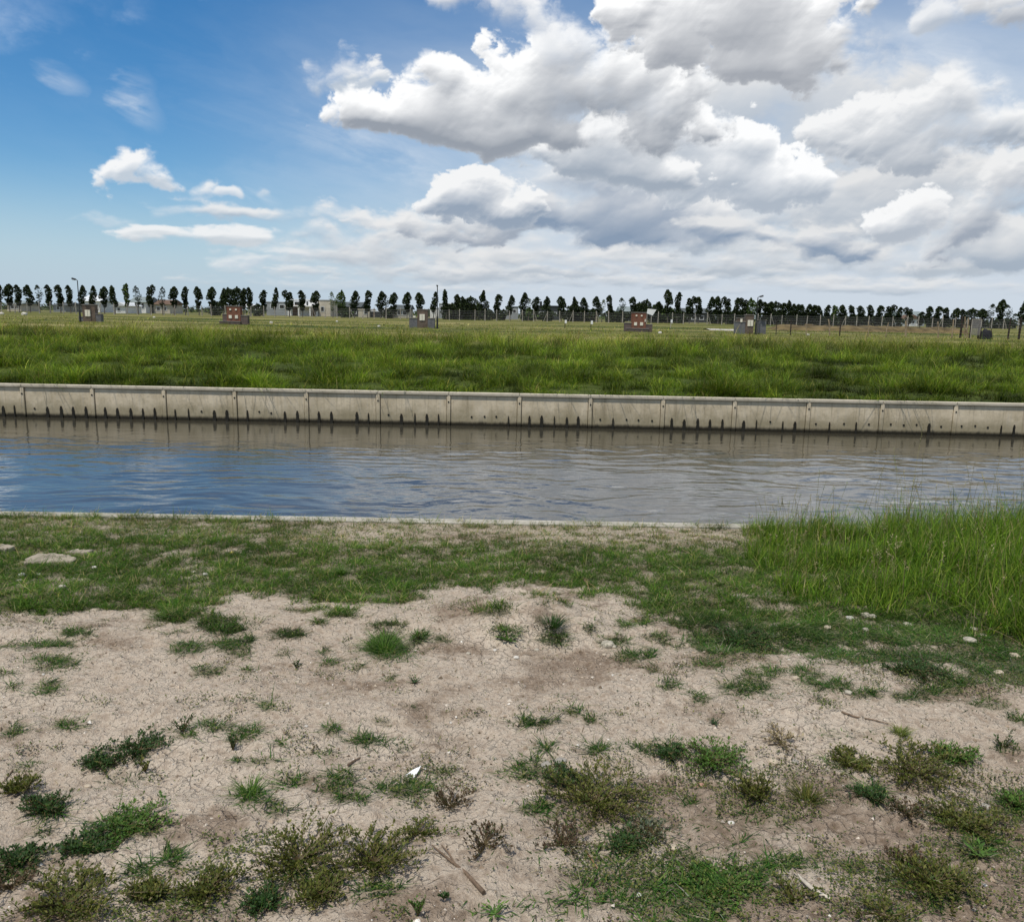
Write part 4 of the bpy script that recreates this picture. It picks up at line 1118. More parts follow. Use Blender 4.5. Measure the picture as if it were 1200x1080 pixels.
# ------------------------------------------------------------------ brick meter kiosks
def brick(name, c0, c1, mort):
    m, t, b = material(name, .9, .2)
    br = t.new('ShaderNodeTexBrick'); t.link(obj_coord(t), br.inputs['Vector'])
    mp = t.new('ShaderNodeMapping'); t.link(obj_coord(t), mp.inputs[0]); mp.inputs['Rotation'].default_value = (R(90), 0, 0); t.link(mp.outputs[0], br.inputs['Vector'])
    br.inputs['Color1'].default_value = c4(*c0); br.inputs['Color2'].default_value = c4(*c1); br.inputs['Mortar'].default_value = c4(*mort)
    br.inputs['Scale'].default_value = 4.0; br.inputs['Mortar Size'].default_value = .03; br.inputs['Row Height'].default_value = .32; br.inputs['Brick Width'].default_value = .8
    n = t.noise(obj_coord(t), 2.5, 4, .6)
    t.link(t.mix(t.math('MULTIPLY', t.ramp(n, .4, .7), .5), br.outputs[0], c4(c0[0] * .5, c0[1] * .5, c0[2] * .5)), b.inputs['Base Color'])
    return m
REDB = brick('red_brick', (.22, .075, .04), (.15, .055, .035), (.22, .17, .13))
BRNB = brick('brown_brick', (.14, .10, .075), (.10, .075, .06), (.20, .17, .14))
GREYB = brick('grey_block', (.15, .15, .155), (.11, .11, .12), (.20, .20, .20))
DUSK = brick('purplish_brick', (.14, .10, .085), (.115, .085, .08), (.19, .16, .14))
BOXM = mat_plain('cream_paint', (.72, .68, .56), .6, .1, 3)
COPE = mat_plain('kiosk_coping', (.20, .18, .16), .9, .2, 4)
KD = 67.0
def kiosk(px, label, blocks, boxes, extras=()):
    """blocks: (x0, x1, height, depth, material, name); boxes: (x, z, w, h)."""
    g = on_far(px, KD); r_ = empty('meter_kiosk', g, 0); tag(r_, label, 'kiosk', 'brick meter kiosks in the field')
    for (x0, x1, h, d, m_, nm) in blocks:
        p = MB(); p.box(x0, x1, -d / 2, d / 2, -.3, h - .06, .006); bo = p.build(nm, m_, r_)
        p = MB(); p.box(x0 - .025, x1 + .025, -d / 2 - .03, d / 2 + .03, h - .06, h, .006); p.build('coping', COPE, bo)
    for (x, z, w_, h, yy) in boxes:
        p = MB(); p.box(x - w_ / 2, x + w_ / 2, -yy - .05, -yy + .02, z - h / 2, z + h / 2, .008); bo = p.build('meter_box', BOXM, r_)
        if w_ > .25:
            p = MB(); p.box(x - .012, x + .012, -yy - .058, -yy - .052, z - h / 2 + .03, z + h / 2 - .03); p.build('door_seam', COPE, bo)
    for f in extras: f(r_)
    return r_
S = 1 / 14.2
kiosk(108.5, 'grey-brown brick kiosk with one large cream box, beside the long-armed lamp', [(-.62, .40, 1.36, .5, BRNB, 'pillar'), (.41, .82, .62, .46, GREYB, 'wing'), (-.98, -.63, .40, .46, GREYB, 'wing')], [(-.19, .66, .44, .52, .25)])
kiosk(275.5, 'red brick kiosk with four small boxes, in front of the white canopy', [(-.56, .56, 1.46, .55, REDB, 'pillar'), (-.92, -.57, .80, .5, DUSK, 'wing'), (.57, 1.12, .72, .5, DUSK, 'wing'), (-1.15, .56, .24, .7, DUSK, 'plinth')],
      [(-.26, .58, .24, .26, .275), (.24, .58, .24, .26, .275), (-.24, 1.16, .15, .12, .275), (.22, 1.16, .15, .12, .275)])
kiosk(495.5, 'grey stepped kiosk with a cream box on its brown pillar, beside the small-headed lamp post', [(-.42, .42, 1.50, .5, BRNB, 'pillar'), (-1.08, -.43, .78, .5, GREYB, 'wing'), (.43, .98, .80, .5, GREYB, 'wing')],
      [(-.02, .84, .42, .50, .25), (-.66, .88, .20, .14, .25)])
kiosk(748, 'red brick kiosk with two cream boxes, under the white board', [(-.58, .58, 1.56, .55, REDB, 'pillar'), (-1.14, -.59, .70, .5, DUSK, 'wing'), (.59, 1.12, .62, .5, DUSK, 'wing'), (-1.0, .80, .28, .75, DUSK, 'plinth')],
      [(-.27, .62, .24, .26, .275), (.22, .62, .24, .26, .275), (-.22, 1.28, .13, .12, .275), (.20, 1.28, .13, .12, .275), (.50, .90, .08, .22, .275)])
kiosk(877, 'grey stepped kiosk with two cream boxes and the lamp standing in it', [(-.30, .36, 1.56, .5, BRNB, 'pillar'), (-1.10, -.31, 1.00, .5, GREYB, 'wing'), (.78, 1.38, 1.15, .5, GREYB, 'wing'), (-.95, -.45, 1.28, .4, BRNB, 'chimney_block')],
      [(.08, .86, .44, .48, .25), (-.66, 1.06, .17, .26, .25)])

# white board on a post behind the red kiosk
g = on_far(763, 72); r_ = empty('white_board', g, 0); tag(r_, 'white sheet board tilted on a post behind the red brick kiosk', 'board')
WH = mat_plain('white_sheet', (.78, .78, .76), .6, .06, 3)
zt = at_depth(763, 362, 72)[2] - g[2]; zb = at_depth(763, 369, 72)[2] - g[2]
p = MB(); p.add([(-.42, 0, zb + .12), (.10, 0, zb - .05), (.40, 0, zt - .05), (-.36, 0, zt + .02), (-.42, .03, zb + .12), (.10, .03, zb - .05), (.40, .03, zt - .05), (-.36, .03, zt + .02)], [], [(0, 1, 2, 3), (7, 6, 5, 4), (0, 4, 5, 1), (1, 5, 6, 2), (2, 6, 7, 3), (3, 7, 4, 0)]); p.build('sheet', WH, r_)
p = MB(); p.tube([(0, .06, -.2), (0, .06, zb + .4)], .03, 6); p.build('post', POSTM, r_)

# ------------------------------------------------------------------ houses beyond the trees
GLASS = mat_plain('dark_glass', (.015, .018, .02), .1, .1, 2, .6)
def wallm(name, c): return mat_plain(name, c, .85, .12, .7, .15)
M_WHITE = wallm('white_render', (.74, .73, .70)); M_CREAM = wallm('cream_render', (.50, .45, .36)); M_GREY = wallm('grey_render', (.30, .31, .31)); M_DARK = wallm('charcoal_cladding', (.045, .050, .052))
M_TILE = mat_plain('brown_tiles', (.13, .085, .06), .9, .25, 2); M_SLATE = mat_plain('slate_roof', (.075, .085, .085), .85, .2, 2); M_GREENR = mat_plain('grey_green_roof', (.20, .235, .23), .8, .15, 1); M_LITE = mat_plain('light_metal_roof', (.62, .64, .64), .5, .1, 1)
M_DOOR = mat_plain('brown_door', (.11, .06, .035), .7, .2, 2)
HD = 150.0
def house(px0, px1, top, base_unused, wall_m, roof, roof_m, wins, label, name='house', D=HD, doors=(), depth=6.0, extra=None):
    a = on_far(px0, D); b_ = on_far(px1, D); cx = (a + b_) / 2; zg = float(min(a[2], b_[2])); W = b_[0] - a[0]
    H = at_depth((px0 + px1) / 2, top, D)[2] - zg
    r_ = empty(name, (cx[0], cx[1], zg), 0); tag(r_, label, 'building')
    wh = H if roof == 'flat' else H * .66
    p = MB(); p.box(-W / 2, W / 2, 0, depth, -.5, wh - (.18 if roof == 'flat' else 0)); p.build('wall', wall_m, r_)
    p = MB()
    if roof == 'flat':
        p.box(-W / 2 - .08, W / 2 + .08, -.08, depth + .08, wh - .18, wh, .02)
    elif roof == 'gable':      # ridge along the street
        e = .35; v = [(-W / 2 - e, -e, wh), (W / 2 + e, -e, wh), (W / 2 + e, depth + e, wh), (-W / 2 - e, depth + e, wh), (-W / 2 - e, depth / 2, H), (W / 2 + e, depth / 2, H)]
        p.add(v, [(0, 4, 3), (1, 2, 5)], [(0, 1, 5, 4), (2, 3, 4, 5), (0, 3, 2, 1)])
    elif roof == 'front':      # gable end towards the canal
        e = .3; v = [(-W / 2 - e, -e, wh), (W / 2 + e, -e, wh), (0, -e, H), (-W / 2 - e, depth, wh), (W / 2 + e, depth, wh), (0, depth, H)]
        p.add(v, [(0, 1, 2), (3, 5, 4)], [(0, 2, 5, 3), (1, 4, 5, 2), (0, 3, 4, 1)])
    elif roof == 'shed':
        v = [(-W / 2 - .2, -.4, wh), (W / 2 + .2, -.4, wh), (W / 2 + .2, depth, H), (-W / 2 - .2, depth, H), (-W / 2 - .2, -.4, wh + .15), (W / 2 + .2, -.4, wh + .15), (W / 2 + .2, depth, H + .15), (-W / 2 - .2, depth, H + .15)]
        p.add(v, [], [(0, 3, 2, 1), (4, 5, 6, 7), (0, 1, 5, 4), (1, 2, 6, 5), (2, 3, 7, 6), (3, 0, 4, 7)])
    p.build('roof', roof_m, r_)
    for (fx_, fz, fw, fh) in wins:
        x0 = -W / 2 + fx_ * W; z0 = fz * wh
        p = MB(); t_ = .09
        for q in ((x0 - t_, x0, z0 - t_, z0 + fh + t_), (x0 + fw, x0 + fw + t_, z0 - t_, z0 + fh + t_), (x0, x0 + fw, z0 - t_, z0), (x0, x0 + fw, z0 + fh, z0 + fh + t_)): p.box(q[0], q[1], -.05, -.003, q[2], q[3])
        wi = p.build('window', M_LITE, r_); p = MB(); p.box(x0 + .003, x0 + fw - .003, -.03, -.004, z0 + .003, z0 + fh - .003); p.build('pane', GLASS, wi)
    for (fx_, fw, fh) in doors:
        x0 = -W / 2 + fx_ * W; p = MB(); p.box(x0, x0 + fw, -.045, -.003, -.1, fh); p.build('door', M_DOOR, r_)
    if extra: extra(r_, W, wh)
    return r_
def canopy_extra(r_, W, wh):
    p = MB(); p.box(-W / 2 - .1, W / 2 + .1, -2.2, -.01, wh * .56, wh * .56 + .2, .02); p.build('canopy', M_WHITE, r_)
    for fx_ in (-.46, -.1, .3): 
        p = MB(); p.box(fx_ * W, fx_ * W + .18, -2.1, -1.9, -.5, wh * .56); p.build('pillar', M_WHITE, r_)
house(340, 373, 350.8, 371, M_WHITE, 'flat', M_LITE, [(.18, .62, 1.2, .65), (.60, .58, .3, .9)], 'white flat-roofed house with a dark upper window behind the trees', doors=[(.1, .9, 2.0), (.7, 1.0, 1.8)], extra=canopy_extra)
house(374, 387.5, 351.2, 371, M_CREAM, 'flat', M_GREY, [(.2, .3, .5, .8)], 'narrow beige block joined to the white flat-roofed house')
house(313, 339, 353.5, 370, M_GREY, 'flat', M_GREY, [(.2, .5, .8, .7), (.6, .5, .8, .7)], 'grey low building between the crooked tree and the white house', D=156)
house(389, 422, 353.5, 372, M_DARK, 'gable', M_SLATE, [(.3, .3, .9, .6), (.7, .3, .9, .6)], 'long charcoal barn behind the mid green tree', 'barn', D=158)
house(420, 433, 362, 373, M_CREAM, 'flat', M_CREAM, [(.55, .4, .5, .7)], 'small cream flat-roofed house with one dark window', D=140)
house(433.5, 447, 364, 374, M_DARK, 'flat', M_LITE, [], 'dark open car port between two cream houses', 'car_port', D=141, doors=[(.3, .3, 1.4)])
house(448, 461, 361, 374, M_CREAM, 'shed', M_LITE, [(.15, .4, .5, .6), (.6, .4, .5, .6)], 'cream house with two windows and a sloping light roof', D=140)
house(462.5, 479, 357, 375, M_CREAM, 'gable', M_SLATE, [(.25, .35, .6, .7), (.6, .35, .6, .7)], 'pale house with a slate roof behind the grey stepped kiosk', D=142)
house(504, 514, 360, 377, M_WHITE, 'flat', M_LITE, [(.3, .5, .4, .8)], 'narrow white house end beside the small-headed lamp post', D=146)
house(514.5, 529, 355, 378, M_GREY, 'flat', M_LITE, [(.1, .55, .5, .6)], 'tall pale grey house with a brick garage door', D=144, doors=[(.4, 1.2, 1.4)])
house(592, 607, 359, 378, M_GREY, 'flat', M_SLATE, [(.2, .5, .5, .6), (.6, .5, .5, .6)], 'grey house between two slim trees near the dark building', D=150)
def chimney(r_, W, wh):
    p = MB(); p.box(-W * .38, -W * .38 + .45, 2, 2.5, wh + .002, wh + .75); p.build('chimney', M_DARK, r_)
house(629, 656, 358, 378, M_DARK, 'flat', M_DARK, [(.1, .3, 1.0, .6), (.55, .3, 1.2, .6)], 'dark flat-roofed building with a stub chimney', D=150, extra=chimney)
house(667, 675, 371, 380, M_CREAM, 'shed', M_TILE, [(.35, .3, .3, .5)], 'tiny tan hut behind the fence near the dark building', 'hut', D=126)
house(693, 699, 372, 381, M_WHITE, 'front', M_TILE, [(.3, .3, .25, .4)], 'tiny white hut with a brown gable', 'hut', D=126)
house(728, 742, 359, 380, M_GREY, 'gable', M_GREENR, [(.3, .3, .5, .6)], 'grey shed behind the red kiosk under the white board', 'shed', D=150)
house(795, 829, 361, 382, M_DARK, 'gable', M_SLATE, [(.15, .35, .7, .6), (.45, .35, .7, .6), (.72, .35, .7, .6)], 'long dark house with three windows behind tall trees', D=152)
house(1057, 1083, 364.5, 384, M_GREY, 'gable', M_GREENR, [(.25, .35, .6, .7), (.6, .35, .6, .7)], 'grey-green gabled house behind the thinning trees', D=150)
house(1065, 1075, 369, 384, M_WHITE, 'front', M_TILE, [(.35, .35, .4, .5)], 'small white gable end in front of the grey-green house', D=146)
house(967, 975, 375, 384, M_CREAM, 'front', M_TILE, [(.3, .4, .3, .4)], 'small tan hut behind the tan fence post', 'hut', D=124)
house(1168, 1176, 379, 386, M_CREAM, 'front', M_LITE, [(.35, .3, .3, .5)], 'little cream hut with a pale gable beneath the tallest end tree', 'hut', D=124)
house(98, 118, 346, 366, M_WHITE, 'gable', M_LITE, [(.2, .4, .6, .6), (.6, .4, .6, .6)], 'white house with a light gable roof behind the grey-brown kiosk', D=152)
house(136, 148, 354, 368, M_WHITE, 'front', M_LITE, [(.25, .35, .4, .5)], 'small white gabled house past the grey-brown kiosk', D=138)
house(154, 172, 347.5, 368, M_WHITE, 'gable', M_GREENR, [(.15, .45, .5, .9), (.5, .45, .5, .9), (.75, .45, .4, .9)], 'white house with tall grey windows behind the double-topped tree', D=152)
house(181, 200, 351, 368, M_CREAM, 'gable', M_TILE, [(.2, .35, .6, .6), (.6, .35, .6, .6)], 'cream house with brown tiles between two thin trees', D=154)
house(64, 78, 354, 366, M_GREY, 'gable', M_SLATE, [(.3, .35, .5, .6)], 'grey house with slate roof before the long-armed lamp', D=150)
house(10, 26, 352, 364, M_CREAM, 'gable', M_GREENR, [(.3, .35, .5, .6), (.6, .35, .5, .6)], 'cream house with grey-green roof at the start of the row', D=152)
# white canopies by the red kiosk
def tent(px0, px1, zt, zb, D, label):
    a, b_ = on_far(px0, D), on_far(px1, D); W = b_[0] - a[0]; g = (a + b_) / 2
    h1 = at_depth(px0, zt, D)[2] - g[2]; h0 = at_depth(px0, zb, D)[2] - g[2]
    r_ = empty('canopy_tent', g, 0); tag(r_, label, 'canopy')
    p = MB(); p.add([(-W / 2, -1.5, h0 + .3), (W / 2, -1.5, h0 - .1), (W / 2, 1.5, h0 - .1), (-W / 2, 1.5, h0 + .3), (-W * .2, 0, h1), (W * .1, 0, h1 - .3)], [(0, 4, 3), (1, 2, 5)], [(0, 1, 5, 4), (2, 3, 4, 5), (0, 3, 2, 1)]); p.build('roof', WH, r_)
    for sx_ in (-.45, .45):
        for sy_ in (-1.4, 1.4):
            p = MB(); p.tube([(sx_ * W, sy_, -.3), (sx_ * W, sy_, h0 - .02)], .05, 6); p.build('pole', POSTM, r_)
tent(284, 296, 354, 359.5, 130, 'white peaked canopy just past the red brick kiosk')
tent(297, 305, 356.5, 360, 132, 'smaller flatter white canopy next to the peaked one')
# small white markers and stones in the field
def marker(px, D, h, label):
    g = on_far(px, D); r_ = empty('survey_stake', g, 0); tag(r_, label, 'stake', 'survey stakes in the field')
    p = MB(); p.tube([(0, 0, -.2), (.02, 0, h)], .035, 5); p.build('stake', DPOST if 'dark' in label else POSTM, r_)
    p = MB(); p.box(-.02, .16, -.06, -.04, h - .32, h - .02); p.build('flag', WH, r_)
marker(662, 74, .78, 'short pale stake with a white tag, near the dark flat-roofed building')
marker(692.5, 70, .80, 'short dark stake with a white tag, before the tiny white hut')
marker(786, 82, .9, 'pale stake with a white tag, past the red kiosk under the board')
p_list = [(318, 72, .17, 'small white stone lying past the kiosk by the canopy'), (395, 84, .12, 'little white stone in the field below the charcoal barn'), (29.5, 92, .30, 'large pale lump in the field, nearest the long-armed lamp'), (3, 92, .26, 'pale lump in the grass farthest from the lamps'), (774, 63, .15, 'white stone in the grass beside the red kiosk under the board'), (444, 68, .13, 'white stone before the cream houses'), (181, 90, .14, 'white stone in the grass below the double-topped tree'), (948, 66, .12, 'white stone near the old stock fence')]
def rock_mesh(seed, sx_, sy_, sz_, n=10):
    r = np.random.default_rng(seed)
    V = []; F = []
    m_ = 8
    for i in range(m_ + 1):
        th = math.pi * i / m_
        for j in range(n):
            ph = 2 * math.pi * j / n
            V.append((math.sin(th) * math.cos(ph), math.sin(th) * math.sin(ph), math.cos(th)))
    V = np.array(V)
    d = 1 + .25 * fbm(V[:, 0] * 1.3 + seed, V[:, 1] * 1.3 + V[:, 2], 3, seed) + .12 * fbm(V[:, 0] * 3 + V[:, 2] * 2, V[:, 1] * 3 + seed, 2, seed + 2)
    V = np.sign(V) * np.abs(V) ** .8 * d[:, None] * np.array([sx_, sy_, sz_])
    F = [(i * n + j, i * n + (j + 1) % n, (i + 1) * n + (j + 1) % n, (i + 1) * n + j) for i in range(m_) for j in range(n)]
    return V, np.array(F)
PALEST = mat_plain('pale_limestone', (.38, .345, .275), .9, .25, 9, .2, 0, .01)
WHITEST = mat_plain('white_stone', (.55, .52, .455), .8, .1, 8)
for k, (px, D, s, lab) in enumerate(p_list):
    g = on_far(px, D); V, F = rock_mesh(70 + k, s, s * .8, s * .7)
    o = mesh_np('field_stone', V, F, WHITEST, smooth=False); o.location = [float(g[0]), float(g[1]), float(g[2] + s * .35)]; tag(o, lab, 'stone', 'stones in the field')
# ------------------------------------------------------------------ weeds of the bare earth
STEMM = mat_leaf('weed_stem', .2, .1)
OLIVE = [(.080, .098, .018), (.115, .128, .025), (.055, .072, .014), (.15, .145, .035)]
DEEP = [(.035, .075, .020), (.05, .10, .028), (.028, .055, .016)]
FRESH = [(.085, .17, .03), (.12, .20, .04), (.06, .125, .025)]
RED = [(.085, .05, .03), (.06, .04, .022), (.11, .075, .04), (.05, .06, .022)]
GREY = [(.13, .15, .095), (.17, .18, .12), (.10, .125, .08)]
STRAW = [(.33, .27, .16), (.25, .19, .11)]
def leafquads(c, d, s, ln, wd):
    """Diamond leaves: centres c, directions d, sideways s."""
    V = np.stack([c, c + d * ln[:, None] * .5 + s * wd[:, None], c + d * ln[:, None], c + d * ln[:, None] * .5 - s * wd[:, None]], 1)
    return V.reshape(-1, 3)
def weed(px, py, rpx, kind, pal, label, hpx=None, stemcol=(.10, .075, .035), leaf=None, n=None):
    g = on_near(px, py); dist = np.linalg.norm(g - CAM); ppm = FPX / dist
    r = rpx / ppm; seed = int(px * 7 + py * 13); q = np.random.default_rng(seed)
    root = empty('weed', (g[0], g[1], g[2]), 0)
    tag(root, label, 'weed', 'weeds in the bare earth')
    h = ((hpx / ppm) if hpx else r * .34) * (.5 if kind in ('sprawl', 'red', 'fine') else .75)
    leaf = leaf or .013
    C = []; D = []; S = []; LN = []; K = []; st = MB(); st.col = stemcol
    def ground(p): return float(near_ground(g[0] + p[0], g[1] + p[1])) - g[2]
    ns = n or {'sprawl': 36, 'red': 14, 'rosette': 13, 'sprig': 7, 'fine': 20, 'tuft': 0}[kind]
    if kind == 'sprawl': r *= 1.12
    if kind in ('sprawl', 'red', 'sprig', 'fine'):
        for i in range(ns):
            a = 2 * math.pi * i / ns + q.normal(0, .25); L = r * q.uniform(.45, 1.05)
            bend = q.normal(0, .5); rise = h * (q.uniform(.2, 1.0) if kind != 'sprig' else q.uniform(.7, 1.1))
            if kind == 'sprig': L *= .6
            m_ = 7; f = np.linspace(0, 1, m_)
            ang_ = a + bend * f
            P2 = np.stack([np.cos(ang_) * L * f, np.sin(ang_) * L * f * 1.0, np.zeros(m_)], 1)
            zz = rise * (np.sin(f * 1.9) if kind != 'sprig' else f ** .8)
            for k in range(m_): P2[k, 2] = ground(P2[k]) * min(1, f[k] * 2) + zz[k] + .003
            st.tube(P2, np.linspace(.0022, .0009, m_) if kind != 'fine' else np.linspace(.0016, .0008, m_), 3, False)
            paths = [P2]
            for b_ in range({'sprawl': 3, 'red': 3, 'sprig': 1, 'fine': 3}[kind]):
                k0 = q.integers(1, m_ - 2); a2 = ang_[k0] + q.choice([-1, 1]) * q.uniform(.4, 1.0); l2 = L * q.uniform(.2, .42)
                f2 = np.linspace(0, 1, 4)
                pp = P2[k0] + np.stack([np.cos(a2) * l2 * f2, np.sin(a2) * l2 * f2, h * q.uniform(.1, .6) * f2], 1)
                st.tube(pp, np.linspace(.0014, .0007, 4), 3, False); paths.append(pp)
            for pth in paths:
                ln_ = np.linalg.norm(np.diff(pth, axis=0), axis=1).sum()
                nl = max(4, int(ln_ / leaf * {'sprawl': 2.5, 'red': 2.1, 'sprig': 2.2, 'fine': .35}[kind]))
                tt = np.sort(q.uniform(.12, 1.0, nl)) * (len(pth) - 1); k0 = np.minimum(tt.astype(int), len(pth) - 2); ff = (tt - k0)[:, None]
                c = pth[k0] * (1 - ff) + pth[k0 + 1] * ff; tan = pth[k0 + 1] - pth[k0]; tan /= np.linalg.norm(tan, axis=1, keepdims=True) + 1e-9
                side = np.cross(tan, [0, 0, 1.0]); side /= np.linalg.norm(side, axis=1, keepdims=True) + 1e-9
                sg = q.choice([-1, 1], nl)[:, None]
                d = tan * q.uniform(.1, .8, (nl, 1)) + side * sg * q.uniform(.3, 1, (nl, 1)) + np.array([0, 0, 1.0]) * q.uniform(.1, 1.1, (nl, 1))
                d /= np.linalg.norm(d, axis=1, keepdims=True)
                s = np.cross(d, q.normal(0, .4, (nl, 3)) + np.array([0, 0, 1.0])); s /= np.linalg.norm(s, axis=1, keepdims=True) + 1e-9
                C.append(c); D.append(d); S.append(s); LN.append(leaf * q.uniform(.6, 1.3, nl))
    elif kind == 'rosette':
        for i in range(ns):
            a = 2.4 * i + q.normal(0, .2); L = r * q.uniform(.6, 1.05); up = q.uniform(.15, .6)
            d = np.array([math.cos(a), math.sin(a), up]); d /= np.linalg.norm(d); s = np.cross(d, [0, 0, 1.0]); s /= np.linalg.norm(s)
            for k in range(3):      # a leaf of three lobes
                C.append((d * L * .28 * k + np.array([0, 0, .004 + .012 * k * up]))[None]); D.append((d + s * q.normal(0, .25))[None]); S.append(s[None]); LN.append(np.array([L * (.5 - .04 * k)]))
            st.tube([np.zeros(3), d * L * .5], [.002, .001], 3, False)
    if kind == 'tuft':
        nb = n or int(90 + r * 900); a = q.uniform(0, 6.28, nb); rr = r * .35 * np.sqrt(q.uniform(0, 1, nb))
        base = np.stack([np.cos(a) * rr, np.sin(a) * rr, np.zeros(nb) - .004], 1)
        palv = np.array(pal); cols = palv[q.integers(0, len(pal), nb)] * (1 + q.normal(0, .2, (nb, 1)))
        hh = q.uniform(.5, 1.0, nb) * max(h, r * .8)
        o = blades(base, hh, q.uniform(.0025, .0045, nb), a + q.normal(0, .5, nb), q.uniform(.15, 1.0, nb), cols, 3, 1.0, 'foliage'); o.parent = root
        return root
    C = cat(C); D = cat(D); S = cat(S); LN = cat(LN); nl = len(C)
    wd = LN * (.24 if kind != 'rosette' else .17)
    palv = np.array(pal); col = palv[q.integers(0, len(pal), nl)] * (1 + q.normal(0, .22, (nl, 1)).clip(-.5, .6))
    V = leafquads(C, D, S, LN, wd)
    mesh_np('foliage', V, (np.arange(nl) * 4)[:, None] + np.arange(4)[None], LEAF, root, np.repeat(col[:, None], 4, 1).reshape(-1, 3))
    st.build('stem', STEMM, root)
    return root
